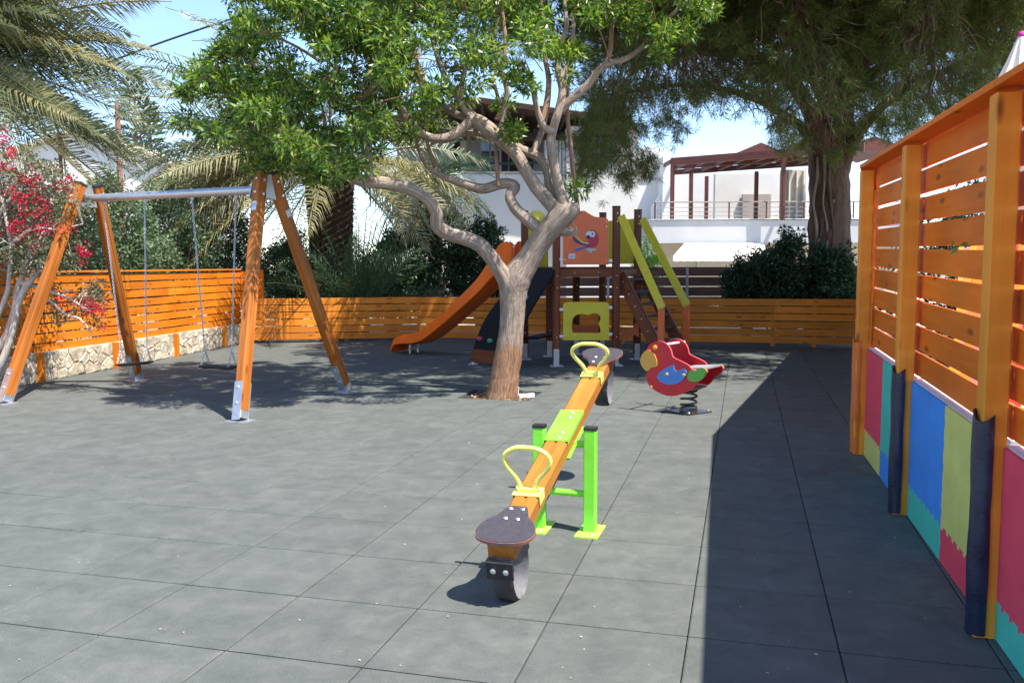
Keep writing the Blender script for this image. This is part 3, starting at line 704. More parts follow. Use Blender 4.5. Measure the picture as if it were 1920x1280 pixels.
for z, r in ((.515, .021), (.225, .02)):
    m_ = MB(); m_.tube([PB[0] + V(0, 0, z), PB[1] + V(0, 0, z)], r, 14); m_.build('cross_bar', M['lime'], ss, smooth=40)
def seesaw_end(E, out):
    """out: unit vector along the beam away from the pivot"""
    hs = sx_
    # handle loop
    hb = E - out * .47 + su_ * (BH / 2)
    loop = catmull([(-.03, .012), (-.055, .07), (-.11, .14), (-.112, .19), (-.06, .225), (0, .23), (.06, .225), (.112, .19), (.11, .14), (.055, .07), (.03, .012)], 5)
    m_ = MB(); m_.tube([hb + hs * x + su_ * y - out * y * .12 for x, y in loop], .0125, 10); h = m_.build('handle', M['yellowtube'], ss, smooth=50)
    m_ = MB(); m_.bar(hb - out * .045 + su_ * .004, hb + out * .045 + su_ * .004, BW + .016, .006, up=su_, ch=.001)
    m_.bar(hb - hs * .05 + su_ * .016, hb + hs * .05 + su_ * .016, .03, .022, up=su_)
    for q in (-1, 1): m_.bar(hb - out * .045 + hs * q * (BW / 2 + .005) - su_ * .02, hb + out * .045 + hs * q * (BW / 2 + .005) - su_ * .02, .005, .05, up=su_, ch=.001)
    m_.build('clamp', M['yellowtube'], h)
    # seat board
    o = E - out * .16 + su_ * (BH / 2 + .001)
    pr = [(-.155, .045), (-.12, .062), (-.05, .085), (.0, .125), (.06, .148), (.11, .15), (.16, .125), (.19, .07), (.2, 0)]
    pr = [(a * .93, b * .93) for a, b in catmull(pr, 4)]; poly = [(a, b) for a, b in pr] + [(a, -b) for a, b in reversed(pr[:-1])]
    m_ = MB(); m_.prism([o + out * a + hs * b for a, b in poly], su_ * .016); seat = m_.build('seat', M['plyedge'], ss, fix=True)
    m_ = MB(); m_.prism([o + out * (a * .975 + .0005) + hs * b * .975 + su_ * .016 for a, b in poly], su_ * .003); m_.build('seat_pad', M['seatply'], seat, fix=True)
    m_ = MB()
    for a, b in ((-.11, -.03), (-.11, .03), (-.02, -.03), (-.02, .03)): m_.bolt(o + out * a + hs * b + su_ * .018, su_, .0125, .008)
    m_.build('bolt', M['steel'], seat)
    # tyre bumper: band bent into a U below the beam end
    q0 = E - su_ * (BH / 2)
    path = [(.018, .03), (.022, -.03), (.024, -.075), (.012, -.14), (-.025, -.205), (-.085, -.245), (-.15, -.245), (-.205, -.205), (-.235, -.13), (-.235, -.06), (-.235, -.002)]
    path = catmull(path, 4); rows_o = []; rows_i = []
    for k, (a, z) in enumerate(path):
        t = k / (len(path) - 1); w = .052 if .1 < t < .9 else .060
        a2, z2 = path[min(k + 1, len(path) - 1)]; a1, z1 = path[max(k - 1, 0)]; tx, tz = a2 - a1, z2 - z1; l_ = math.hypot(tx, tz) or 1; nx, nz = -tz / l_, tx / l_
        cx = lambda s, th: q0 + out * (a + nx * th) + su_ * (z + nz * th) + hs * s
        rows_o.append([cx(-w, -.004), cx(-w * .8, .011), cx(-w * .3, .014), cx(w * .3, .014), cx(w * .8, .011), cx(w, -.004)]); rows_i.append([cx(-w, -.004), cx(-w * .75, -.007), cx(w * .75, -.007), cx(w, -.004)])
    m_ = MB(); m_.grid(rows_o, 0); m_.grid([list(reversed(r)) for r in rows_i], 1); ty = m_.build('tyre_bumper', [M['tyre'], M['tyrein']], ss, smooth=50)
    m_ = MB(); m_.bar(q0 + out * .040 - hs * .062 - su_ * .02, q0 + out * .040 + hs * .062 - su_ * .02, .012, .085, up=su_); m_.build('end_bracket', M['blackrub'], ty)
    m_ = MB(); m_.bolt(E + out * .047 - hs * .03 - su_ * .068, out, .014, .01); m_.bolt(E + out * .047 + hs * .03 - su_ * .068, out, .014, .01); m_.build('bolt', M['steel'], ty)
seesaw_end(EN1, -sd_); seesaw_end(EN2, sd_)

# ------------------------------------------------------------------ parrot shaped spring rider
SB = gnd(1291, 772); un = Vector((.62, .785, 0)).normalized(); ud = Vector((un.y, -un.x, 0))
sr = thing('spring_rider', 'red parrot shaped spring rider with blue wing and amber beak', 'spring rider', SB)
PN = SB - un * .19; DEP = un * .36
def cr(pts): return [onplane(1140 + x / 6.4, 600 + y / 6.4, PN, un) for x, y in pts]
body2 = [(470, 352), (500, 300), (550, 266), (610, 251), (668, 260), (718, 293), (752, 340), (770, 395), (784, 440), (850, 476), (920, 510), (972, 540), (1005, 580), (1040, 592), (1068, 604), (1108, 578), (1150, 572), (1186, 596), (1196, 630), (1150, 690), (1085, 740), (1040, 800), (965, 852), (880, 890), (800, 907), (720, 905), (640, 880), (560, 835), (500, 780), (470, 715), (468, 655), (486, 612), (520, 570), (500, 500), (470, 430)]
body2 = catmull(body2 + [body2[0]], 3)[:-1]
def panel(poly, off, th, name, mats, parent):
    """board with a paler cut edge"""
    P = [p + off for p in poly]; n = len(P); t = un * th
    m_ = MB(); vv = P + [p + t for p in P]
    m_.add(vv, [tuple(range(n - 1, -1, -1)), tuple(range(n, 2 * n))], m=0); m_.add(vv, [(i, (i + 1) % n, n + (i + 1) % n, n + i) for i in range(n)], m=1)
    return m_.build(name, mats, parent, fix=False)
B3 = cr(body2)
near = panel(B3, un * -.012, .022, 'side_panel', [M['red'], M['rededge']], sr)
far = panel(B3, DEP, .022, 'side_panel', [M['red'], M['rededge']], sr)
def overlay(pts, name, mat, parent, off, th=.012, cm=3):
    P = cr(pts); P = [Vector(p) for p in catmull([tuple(p) for p in P] + [tuple(P[0])], cm)[:-1]]
    m_ = MB(); m_.prism([p + off for p in P], un * th); return m_.build(name, mat, parent, fix=True)
beak = [(400, 490), (414, 430), (445, 382), (482, 358), (525, 366), (562, 400), (590, 460), (600, 510), (596, 552), (563, 562), (530, 572), (505, 600), (478, 608), (445, 585), (415, 540)]
wing = [(600, 680), (630, 630), (690, 580), (740, 555), (798, 540), (806, 580), (830, 610), (860, 605), (890, 588), (930, 590), (955, 620), (948, 662), (915, 710), (860, 750), (790, 768), (720, 768), (650, 740), (615, 708)]
tailp = [(965, 672), (985, 620), (1025, 592), (1066, 604), (1110, 576), (1160, 572), (1192, 605), (1180, 650), (1140, 705), (1075, 735), (1000, 728), (970, 705)]
for off, pa in ((un * -.026, near), (DEP + un * .0225, far)):
    overlay(beak, 'beak', M['beak'], pa, off); overlay(wing, 'wing', M['blue'], pa, off); overlay(tailp, 'tail_board', M['green'], pa, off)
m_ = MB(); ex = cr([(572, 328)])[0]; m_.bolt(ex - un * .012, -un, .027, .014); eye = m_.build('eye', M['gold'], near, smooth=30)

for x, y in ((722, 647), (925, 657), (530, 802)):
    q = cr([(x, y)])[0]; m_ = MB(); m_.bolt(q - un * (.027 if y < 700 else .013), -un, .017, .014); m_.build('bolt_cap', M['gold'], near, smooth=30)
hp = cr([(650, 300)])[0]
m_ = MB(); m_.tube([hp - un * .0, hp + DEP + un * .14], .013, 12); m_.build('handle', M['white'], sr, smooth=40)
fp = cr([(700, 800)])[0]; m_ = MB(); m_.tube([fp + un * .0, fp + DEP + un * .12], .013, 12); m_.build('foot_bar', M['white'], sr, smooth=40)
sp_ = cr([(985, 590)])[0]
m_ = MB(); m_.bar(sp_ + un * .012 - ud * .10 + V(0, 0, -.02), sp_ + un * .012 + ud * .16 + V(0, 0, .005), .02, .05); m_ = MB(); m_.bar(sp_ + DEP * .5 - ud * .12 + V(0, 0, -.005), sp_ + DEP * .5 + ud * .17 + V(0, 0, .02), .34, .02); m_.build('seat', M['greyplate'], sr)
cz = min(p.z for p in B3)
SC = Vector((SB.x, SB.y, 0)); hel = []
for k in range(90):
    t = k / 89; a = t * 2 * math.pi * 3.3; hel.append(SC + Vector((math.cos(a) * .082, math.sin(a) * .082, .05 + t * (cz + .02 - .0))))
m_ = MB(); m_.tube(hel, .0115, 10); m_.build('spring', M['spring'], sr, smooth=60)
m_ = MB(); m_.bar(SC + DEP * .0 - ud * .13 + V(0, 0, cz + .085), SC + ud * .13 + V(0, 0, cz + .085), .34, .02); m_.build('cross_board', M['greyplate'], sr)
m_ = MB(); m_.tube([SC + V(0, 0, .006), SC + V(0, 0, .055)], [.10, .09], 16); m_.build('clamp_ring', M['spring'], sr, smooth=30)
m_ = MB(); m_.box(SC + V(0, 0, .008), .34, .34, .016, .6); bpl = m_.build('base_plate', M['chrome'], sr)
m_ = MB()
for q in range(4): a = .6 + math.pi / 4 + q * math.pi / 2; m_.bolt(SC + V(math.cos(a) * .2, math.sin(a) * .2, .016), (0, 0, 1), .014, .014)
m_.build('bolt', M['steel'], bpl)
# ------------------------------------------------------------------ play tower
def base(px, Y): p = at(px, 640, Y); return V(p.x, p.y, 0)
T1, T2, T3, T4, T5, T6, T7 = base(1043, 13.3), base(1154, 13.36), base(984, 14.25), base(1194, 14.2), base(1080, 15.05), base(1129, 15.15), base(1030, 14.75)
tw = thing('play_tower', 'brown timber play tower with orange slide, yellow panels and black climbing ramp', 'play tower', (1.1, 14.2, 0))
ZD = 1.42
for p, z1 in ((T1, 2.05), (T2, 2.41), (T3, 2.40), (T4, 2.41), (T5, 1.38), (T6, 2.42), (T7, 1.40)):
    m_ = MB(); m_.bar(p + V(0, 0, .10), p + V(0, 0, z1), .118, .118, up=(0, 1, 0), ch=.028); po = m_.build('post', M['towerwood'], tw)
    if z1 > 1.5:
        m_ = MB(); m_.bar(p + V(0, 0, z1), p + V(0, 0, z1 + .022), .124, .124, up=(0, 1, 0), ch=.03); m_.build('post_cap', M['blackrub'], po)
    m_ = MB(); m_.bar(p + V(0, -.062, .006), p + V(0, -.062, .27), .085, .006, up=(0, 1, 0), ch=.001); m_.bar(p + V(0, .062, .006), p + V(0, .062, .27), .085, .006, up=(0, 1, 0), ch=.001); m_.bar(p + V(0, 0, .02), p + V(0, 0, .1), .085, .118, up=(0, 1, 0), ch=.001); sh = m_.build('steel_shoe', M['galv'], po)
    m_ = MB(); m_.box(p + V(0, 0, .006), .20, .20, .012, .1); m_.build('foot_plate', M['galv'], sh)
    m_ = MB()
    for z in (.2, .45, 1.2, 1.38, 2.2, 2.32):
        if z < z1: m_.bolt(p + V(.01, -.0595 if z > .27 else -.065, z), (0, -1, 0), .010, .008)
    m_.build('bolt', M['steel'], po)
# deck: frame beams and planks
ring = [T1, T2, T4, T6, T5, T3]
for a, b in zip(ring, ring[1:] + ring[:1]):
    d = (b - a).normalized(); m_ = MB(); m_.bar(a + d * .062 + V(0, 0, ZD), b - d * .062 + V(0, 0, ZD), .05, .125); bm_ = m_.build('deck_beam', M['towerwood'], tw)
    m_ = MB(); n = Vector((d.y, -d.x, 0))
    for t in (.3, .7): m_.bolt(a + (b - a) * t + n * .027 + V(0, 0, ZD + .01), n, .010, .008)
    m_.build('bolt', M['steel'], bm_)
c_ = sum(ring, V(0, 0, 0)) / 6
for k in range(9):
    y = 13.42 + k * .185
    xs = []
    for a, b in zip(ring, ring[1:] + ring[:1]):
        if (a.y - y) * (b.y - y) < 0: xs.append(a.x + (b.x - a.x) * (y - a.y) / (b.y - a.y))
    if len(xs) >= 2:
        m_ = MB(); m_.bar(V(min(xs) + .07, y, ZD + .08), V(max(xs) - .07, y, ZD + .08), .17, .03); m_.build('deck_plank', M['towerwood'], tw)
def tp(x, y, Y=13.24): return at(960 + x / 4.13, 370 + y / 4.13, Y)
def smoothpoly(pts, k=3, Y=13.24): return [tp(x, y, Y) for x, y in catmull(pts + [pts[0]], k)[:-1]]
# orange front panel with wavy top
po_ = [(395, 521), (395, 300), (395, 250), (402, 210), (430, 185), (462, 165), (490, 128), (520, 107), (560, 103), (600, 128), (640, 150), (690, 155), (725, 157), (742, 170), (748, 190), (748, 521)]
m_ = MB(); m_.prism([tp(*p) for p in po_], (0, .022, 0)); op = m_.build('front_panel', M['panelorange'], tw, fix=True)
m_ = MB()
for x, y in ((732, 188), (732, 226), (410, 483), (732, 490)): m_.bolt(tp(x, y), (0, -1, 0), .010, .006)
m_.build('bolt', M['steel'], op)
def clipb(x, y, par):
    m_ = MB(); m_.box(tp(x, y, 13.26), .055, .05, .045, 0); m_.build('panel_clip', M['white'], par)
clipb(382, 482, op); clipb(762, 489, op)
lab = MB(); lab.prism([tp(*p, 13.237) for p in ((438, 436), (489, 436), (489, 475), (438, 475))], (0, .002, 0)); lb = lab.build('sticker', M['sticker'], op, fix=True)
lab = MB(); lab.prism([tp(*p, 13.234) for p in ((446, 450), (482, 450), (482, 466), (446, 466))], (0, .002, 0)); lab.build('print', M['ink'], lb, fix=True)
# printed parrot: flat coloured pieces on the panel
for k, (nm, pts, mat, lay) in enumerate([
    ('printed_tail', [(488, 405), (500, 395), (540, 385), (580, 365), (590, 380), (555, 400), (510, 415), (490, 416)], 'p_blue', 0),
    ('printed_body', [(575, 350), (595, 320), (575, 290), (590, 262), (620, 252), (650, 262), (668, 300), (672, 340), (655, 375), (625, 392), (590, 392), (570, 385)], 'p_red', 1),
    ('printed_wing', [(600, 350), (560, 352), (530, 342), (500, 328), (478, 305), (470, 318), (490, 345), (520, 360), (560, 372), (598, 372)], 'p_navy', 2),
    ('printed_feather', [(598, 350), (565, 348), (540, 335), (520, 315), (500, 298), (505, 318), (530, 345), (560, 358), (592, 360)], 'p_yellow', 3),
    ('printed_face', [(570, 285), (585, 265), (605, 262), (635, 265), (645, 285), (632, 308), (612, 305), (600, 315), (575, 315)], 'p_white', 3),
    ('printed_beak', [(574, 300), (590, 292), (604, 300), (604, 315), (590, 322), (576, 314)], 'p_black', 4),
    ('printed_eye', [(616, 278), (626, 276), (628, 288), (620, 292)], 'p_black', 4),
    ('printed_feet', [(575, 400), (600, 392), (650, 400), (655, 410), (625, 414), (605, 432), (595, 415), (578, 412)], 'p_grey', 2)]):
    cols = dict(p_blue=(.10, .14, .42), p_red=(.50, .03, .06), p_navy=(.05, .04, .20), p_yellow=(.70, .55, .06), p_white=(.7, .72, .75), p_black=(.03, .03, .04), p_grey=(.55, .55, .55))
    if mat not in M: M[mat] = paint('print ' + mat[2:], cols[mat], .5, .1)
    m_ = MB(); m_.prism(smoothpoly(pts, 3, 13.2365 - .0016 * lay), (0, .0012, 0)); m_.build(nm, M[mat], op, fix=True)
# yellow window panel below
out = []; inn = []
cx_, cy_ = 573, 965
hole = catmull([(470, 1048), (462, 1000), (468, 950), (490, 915), (520, 905), (560, 903), (590, 910), (625, 898), (660, 900), (682, 920), (684, 945), (672, 980), (682, 1010), (680, 1048), (620, 1049), (540, 1049), (470, 1048)], 3)[:-1]
def outer_hit(a):
    dx, dy = math.cos(a), math.sin(a); x0, x1, y0, y1 = 396 - cx_, 752 - cx_, 810 - cy_, 1105 - cy_
    t = min((x1 / dx if dx > 0 else x0 / dx) if abs(dx) > 1e-6 else 1e9, (y1 / dy if dy > 0 else y0 / dy) if abs(dy) > 1e-6 else 1e9); return (cx_ + dx * t, cy_ + dy * t)
angs = [math.atan2(y - cy_, x - cx_) for x, y in hole]
oo = [outer_hit(a) for a in angs]
for cxn, cyn in ((396, 810), (752, 810), (752, 1105), (396, 1105)):
    i = min(range(len(oo)), key=lambda q: math.hypot(oo[q][0] - cxn, oo[q][1] - cyn)); e_ = 10 if cyn == 810 else 0
    oo[i] = (cxn + (e_ if cxn == 396 else -e_), cyn + e_ * .6)
m_ = MB(); m_.ringprism([tp(*p) for p in oo], [tp(*p) for p in hole], (0, .022, 0)); yp = m_.build('window_panel', M['panelyellow'], tw, fix=True)
m_ = MB()
for x, y in ((412, 868), (735, 852), (412, 1072), (735, 1066), (492, 1066), (650, 1064)): m_.bolt(tp(x, y), (0, -1, 0), .010, .006)
m_.build('bolt', M['steel'], yp)
for x, y in ((382, 868), (762, 852), (382, 1074), (762, 1058)): clipb(x, y, yp)
# yellow panel at the back right, round topped yellow panel by the slide
d = (T4 - T6).normalized(); a_, b_ = T6 + d * .07, T4 - d * .06; n_ = Vector((-d.y, d.x, 0))
m_ = MB(); m_.prism([a_ + V(0, 0, 1.56), b_ + V(0, 0, 1.56), b_ + V(0, 0, 2.26), b_ - d * .05 + V(0, 0, 2.29), a_ + d * .05 + V(0, 0, 2.29), a_ + V(0, 0, 2.26)], n_ * .022); m_.build('side_panel', M['panelyellow'], tw, fix=True)
d = (T7 - T3).normalized(); L_ = (T7 - T3).length; a_ = T3 + d * .06; n_ = Vector((-d.y, d.x, 0)); Lw = L_ - .09
arch = [a_ + V(0, 0, 1.50)] + [a_ + d * Lw + V(0, 0, 1.50)] + [a_ + d * (Lw / 2 + Lw / 2 * math.cos(t)) + V(0, 0, 2.18 + .26 * math.sin(t)) for t in [math.pi * k / 12 for k in range(13)]]
m_ = MB(); m_.prism(arch, n_ * .022); m_.build('arch_panel', M['panelyellow'], tw, fix=True)
# slide: trough swept along its profile
S0, S1 = V(.12, 14.42, 0), V(-2.02, 15.62, 0); sdir = (S1 - S0).normalized(); sper = Vector((-sdir.y, sdir.x, 0)); SL = (S1 - S0).length
prof = catmull([(-.02, 1.50, .40), (.18, 1.47, .42), (.36, 1.34, .34), (.62, 1.10, .24), (1.0, .80, .20), (1.4, .50, .18), (1.75, .27, .17), (2.0, .20, .15), (2.2, .185, .13), (2.36, .15, .10), (2.44, .04, .06)], 5)
rows = []
for s, z, hw in prof:
    row = []
    for w, hh in ((-.30, .0), (-.285, hw - .01), (-.275, hw + .012), (-.255, hw + .012), (-.24, hw - .01), (-.225, .05), (-.17, .006), (0, 0), (.17, .006), (.225, .05), (.24, hw - .01), (.255, hw + .012), (.275, hw + .012), (.285, hw - .01), (.30, .0), (.16, -.035), (-.16, -.035), (-.30, .0)):
        row.append(S0 + sdir * s + sper * w + V(0, 0, max(.02, z + hh)))
    rows.append(row)
m_ = MB(); m_.grid(rows); n18 = len(rows[0]); m_.add(rows[0], [tuple(range(n18 - 1))]); m_.add(rows[-1], [tuple(range(n18 - 2, -1, -1))]); sl = m_.build('slide', M['slide'], tw, smooth=45, fix=True)
m_ = MB()
for w in (-.12, .12): m_.bar(S0 + sdir * 2.14 + sper * w + V(0, 0, 0), S0 + sdir * 2.14 + sper * w + V(0, 0, .16), .03, .03, up=(0, 1, 0))
m_.bar(S0 + sdir * 2.14 - sper * .14 + V(0, 0, .10), S0 + sdir * 2.14 + sper * .14 + V(0, 0, .10), .03, .05); m_.build('slide_foot', M['galv'], sl)
m_ = MB(); pin = [S0 + sdir * x - sper * .2 + V(0, 0, z) for x, z in ((.0, 1.62), (.02, 1.85), (.10, 1.93), (.17, 1.86), (.20, 1.66))]
m_.tube([Vector(p) for p in catmull([tuple(p) for p in pin], 4)], .017, 8); m_.build('grab_rail', M['panelorange'], tw, smooth=50)
# climbing ramp: black board with holds
def ramp_pt(u, v):                                                          # u across, v 0 top .. 1 bottom
    top = T3 * (1 - u) + T1 * u + V(-.03, -.05, ZD + .07); bot = V(-.63, 13.62, .17) * (1 - u) + V(.05, 12.98, .17) * u
    p = top * (1 - v) + bot * v; wv = math.sin(v * math.pi * 2.0) * .07
    sd = (T1 - T3).normalized(); return p + sd * wv * (1 if u < .5 else .9) + V(-.05, -.06, .09) * math.sin(v * math.pi)
N_ = (ramp_pt(.5, .9) - ramp_pt(.5, .1)).cross(T1 - T3).normalized()
if N_.z < 0: N_ = -N_
rows = [[ramp_pt(u / 8, v / 14) for u in range(9)] for v in range(15)]; lowr = [[p - N_ * .03 for p in r] for r in rows]
m_ = MB(); m_.grid(rows); m_.grid([list(reversed(r)) for r in lowr])
for k in range(14): m_.add([rows[k][0], rows[k + 1][0], lowr[k + 1][0], lowr[k][0]], [(0, 1, 2, 3)]); m_.add([rows[k][-1], lowr[k][-1], lowr[k + 1][-1], rows[k + 1][-1]], [(0, 1, 2, 3)])
rp = m_.build('climbing_board', M['black'], tw, smooth=40, fix=True)
for (u, v, mt) in ((.28, .14, 'bluehold'), (.30, .52, 'greenhold'), (.42, .60, 'pink'), (.10, .86, 'pink'), (.36, .87, 'greenhold'), (.72, .4, 'bluehold'), (.8, .75, 'pink')):
    p = ramp_pt(u, v); m_ = MB(); m_.ball(p + N_ * .008, .052, 9, 6, .75); m_.build('climbing_hold', M[mt], rp, smooth=60)
b0, b1 = ramp_pt(0, 1), ramp_pt(1, 1)
m_ = MB(); m_.bar(V(b0.x, b0.y, .14), V(b1.x, b1.y, .14), .04, .20); m_.build('riser_board', M['towerwood'], tw)
m_ = MB(); m_.bar(V(b0.x + .02, b0.y - .0, 0), V(b0.x + .02, b0.y, .10), .05, .05, up=(0, 1, 0)); m_.box(V(b0.x + .02, b0.y, .006), .14, .12, .012); m_.build('ramp_foot', M['galv'], tw)
# stairs
e0, e1 = T2 + V(.07, .1, 0), T4 + V(.09, -.04, 0); ed = (e1 - e0).normalized(); od = Vector((ed.y, -ed.x, 0)); RUN = .78
b0s, b1s = e0 + od * RUN, e1 + od * RUN
for t, b in ((e0, b0s), (e1, b1s)):
    m_ = MB(); m_.bar(t + V(0, 0, ZD - .02), b + V(0, 0, .04), .045, .19, up=(0, 0, 1)); sg = m_.build('stringer', M['towerwood'], tw)
    m_ = MB(); dd = (b + V(0, 0, .04)) - (t + V(0, 0, ZD - .02))
    for k in range(7): m_.bolt(t + V(0, 0, ZD - .02) + dd * ((k + .6) / 7.3) - ed * .024, -ed, .010, .007); m_.bolt(t + V(0, 0, ZD - .02) + dd * ((k + .6) / 7.3) - ed * .024 + V(.05, 0, 0), -ed, .010, .007)
    m_.build('bolt', M['steel'], sg)
for k in range(7):
    f = (k + .6) / 7.3; p = od * RUN * f + V(0, 0, (ZD - .02) * (1 - f) + .04 * f + .03)
    m_ = MB(); m_.bar(e0 + p + ed * .025, e1 + p - ed * .025, .16, .03); m_.build('tread', M['tread'], tw)
for q, b, pxs, Y in ((0, b0s, 1246, None), (1, b1s, 1279, None)):
    nb = b - od * .06 + (ed * -.05 if q == 0 else ed * .06)
    m_ = MB(); zt = 1.0 if q == 0 else .98; m_.bar(nb + V(0, 0, .02), nb + V(0, 0, zt), .105, .03, up=ed, ch=.006); m_.build('newel', M['panelorange'], tw)
    tpz = (T2 if q == 0 else T4) + V(.06, -.07 if q == 0 else -.065, 2.28)
    m_ = MB(); m_.bar(tpz, nb + (-ed * .032 if q == 0 else -ed * .032) + V(.02, 0, .90), .026, .125, up=(0, 0, 1), ch=.006); hr_ = m_.build('handrail', M['panelyellow'], tw)
    m_ = MB(); m_.bolt(nb - ed * .048 + V(.0, 0, .93), -ed, .011, .008); m_.bolt(nb - ed * .048 + V(-.05, 0, 1.02), -ed, .011, .008); m_.build('bolt', M['steel'], hr_)
# play panels under the deck
fish = [(848, 1010), (880, 1040), (935, 1005), (978, 950), (985, 1085), (950, 1065), (905, 1085), (850, 1145)]
m_ = MB(); m_.prism([tp(x, y, 13.78) for x, y in fish], (0, .02, 0)); m_.build('fish_panel', M['panelorange'], tw, fix=True)
m_ = MB(); m_.prism([tp(x, y, 14.6) for x, y in ((455, 1050), (455, 970), (500, 985), (560, 995), (620, 985), (655, 980), (655, 1050))], (0, .02, 0)); m_.build('bench_panel', M['panelorange'], tw, fix=True)
m_ = MB(); m_.bar(tp(300, 1060, 14.5), tp(140, 1090, 13.9), .25, .03); m_.build('bench_board', M['black'], tw)
m_ = MB(); m_.tube([tp(400, 722, 15.0), tp(605, 722, 15.1)], .012, 6); m_.build('net_bar', M['galv'], tw)
# ------------------------------------------------------------------ vegetation helpers
def limb(mb, pts, Ys, n=10, k=5, jit=.03):
    """pts: (px, py, width px) with depths Ys -> a tapered tube in space"""
    P = []
    for (x, y, w), Y in zip(pts, Ys):
        p = at(x, y, Y); P.append((p.x, p.y, p.z, w * Y / F_PX / 2))
    C = catmull(P, k); mb.tube([c[:3] for c in C], [max(.004, c[3]) for c in C], n, jit=jit); return [Vector(c[:3]) for c in C]
def inpoly(x, y, P):
    c = False; j = len(P) - 1
    for i in range(len(P)):
        if (P[i][1] > y) != (P[j][1] > y) and x < (P[j][0] - P[i][0]) * (y - P[i][1]) / (P[j][1] - P[i][1]) + P[i][0]: c = not c
        j = i
    return c
# ------------------------------------------------------------------ the playground tree
TB = V(-.12, 10.3, 0)
tree = thing('broadleaf_tree', 'leaning grey barked tree with twisting limbs and bright green crown', 'tree', TB)
D0 = 10.3
tr = MB()
limb(tr, [(938, 768, 70), (941, 742, 60), (947, 700, 54), (954, 660, 51), (960, 605, 46), (962, 560, 50), (966, 525, 58), (990, 488, 46), (1016, 448, 43), (1046, 412, 46), (1062, 392, 50), (1064, 380, 36)], [D0, D0, D0, D0, D0, D0, D0, 10.28, 10.25, 10.2, 10.2, 10.2], 18, 6, .035)
tr.build('trunk', M['bark'], tree, smooth=70)
LIMBS = []
def L(name, pts, dep, n=9):
    kf = .64 if pts[0][:2] == (1062, 392) else (.78 if pts[0][2] > 20 else .85); nm0 = pts[0][2]; pts = [(x, y, w * kf) for x, y, w in pts]
    m_ = MB(); Ys = [10.25 + (dep[0] + (dep[1] - dep[0]) * i / (len(pts) - 1)) for i in range(len(pts))]
    LIMBS.append(limb(m_, pts, Ys, n)); o = m_.build(name, M['bark'] if nm0 > 13 else M['twig'], tree, smooth=70)
L('limb', [(958, 545, 44), (938, 508, 38), (920, 482, 36), (898, 458, 36), (868, 446, 34), (838, 437, 34), (820, 422, 33), (818, 398, 31), (800, 372, 30), (770, 354, 30), (730, 345, 30), (692, 340, 31), (660, 334, 26), (638, 314, 18), (608, 288, 15), (580, 268, 12), (560, 240, 9), (545, 200, 7)], (0, -1.0), 12)
L('limb', [(1056, 402, 44), (1030, 378, 36), (1005, 350, 33), (985, 318, 31), (968, 290, 31), (942, 264, 33), (918, 244, 36), (896, 228, 34), (878, 224, 28)], (0, .1), 12)
L('limb', [(890, 222, 28), (868, 240, 24), (845, 257, 24), (812, 260, 22), (782, 245, 21), (758, 215, 20), (744, 182, 19), (736, 160, 20), (708, 138, 16), (690, 110, 14), (672, 72, 13), (662, 35, 11), (655, -30, 9)], (.1, -.3), 10)
L('limb', [(1062, 392, 36), (1048, 350, 29), (1038, 300, 29), (1033, 262, 27), (1042, 225, 25), (1052, 190, 25), (1054, 165, 22), (1046, 128, 20), (1050, 90, 18), (1062, 50, 14), (1058, 0, 11), (1060, -60, 8)], (-.05, .2), 11)
L('limb', [(1052, 205, 22), (1070, 188, 20), (1100, 162, 18), (1122, 132, 17), (1144, 118, 15), (1170, 112, 13), (1200, 92, 12), (1232, 58, 11), (1258, 30, 9), (1300, -10, 7)], (.1, -.2), 10)
L('branch', [(1135, 125, 12), (1144, 95, 11), (1147, 55, 10), (1150, 10, 7)], (0, 0), 8)
L('branch', [(1036, 248, 18), (1020, 238, 16), (1010, 215, 14), (1002, 180, 13), (998, 150, 11)], (0, -.1), 8)
L('branch', [(1012, 240, 13), (1024, 195, 12), (1029, 150, 12), (1022, 110, 10), (1018, 60, 8), (1015, 0, 6)], (.1, .3), 8)
L('branch', [(1050, 150, 14), (1066, 120, 12), (1074, 80, 10), (1075, 30, 8)], (.1, .2), 8)
L('limb', [(1044, 395, 30), (1032, 350, 25), (1026, 318, 24), (1012, 296, 24), (985, 284, 22), (962, 272, 21), (930, 258, 19), (895, 250, 16), (860, 252, 12)], (.1, .35), 10)
L('branch', [(1000, 284, 15), (1010, 262, 14), (1018, 238, 13), (1028, 190, 10), (1030, 150, 8)], (.25, .4), 8)
L('limb', [(1022, 440, 34), (1004, 424, 30), (984, 408, 28), (966, 390, 27), (956, 368, 25), (966, 350, 26), (944, 344, 24), (906, 354, 24), (872, 346, 20), (834, 332, 17), (806, 316, 14), (790, 292, 12), (780, 262, 9), (776, 220, 6)], (.0, .35), 10)
L('branch', [(935, 350, 9), (932, 315, 9), (930, 280, 8), (934, 240, 6)], (.1, .2), 7)
L('branch', [(822, 326, 10), (812, 300, 10), (802, 272, 8), (798, 245, 6)], (.3, .3), 7)
L('branch', [(696, 336, 17), (692, 305, 15), (690, 270, 14), (686, 235, 11), (676, 190, 8)], (-.7, -.8), 8)
L('branch', [(948, 268, 17), (942, 235, 15), (948, 190, 13), (950, 165, 12), (934, 120, 11), (926, 80, 10), (932, 30, 8)], (.1, .0), 8)
L('branch', [(940, 130, 10), (948, 90, 10), (944, 40, 8), (938, -20, 6)], (0, .1), 7)
L('branch', [(893, 225, 18), (868, 196, 17), (846, 165, 14), (828, 130, 12), (815, 90, 9), (800, 40, 7)], (.1, .3), 8)
L('branch', [(878, 215, 14), (862, 185, 13), (870, 140, 10), (880, 90, 8), (876, 30, 6)], (.1, .0), 8)
L('branch', [(880, 222, 16), (850, 212, 15), (825, 190, 12), (800, 160, 10), (780, 110, 8)], (.3, .6), 8)
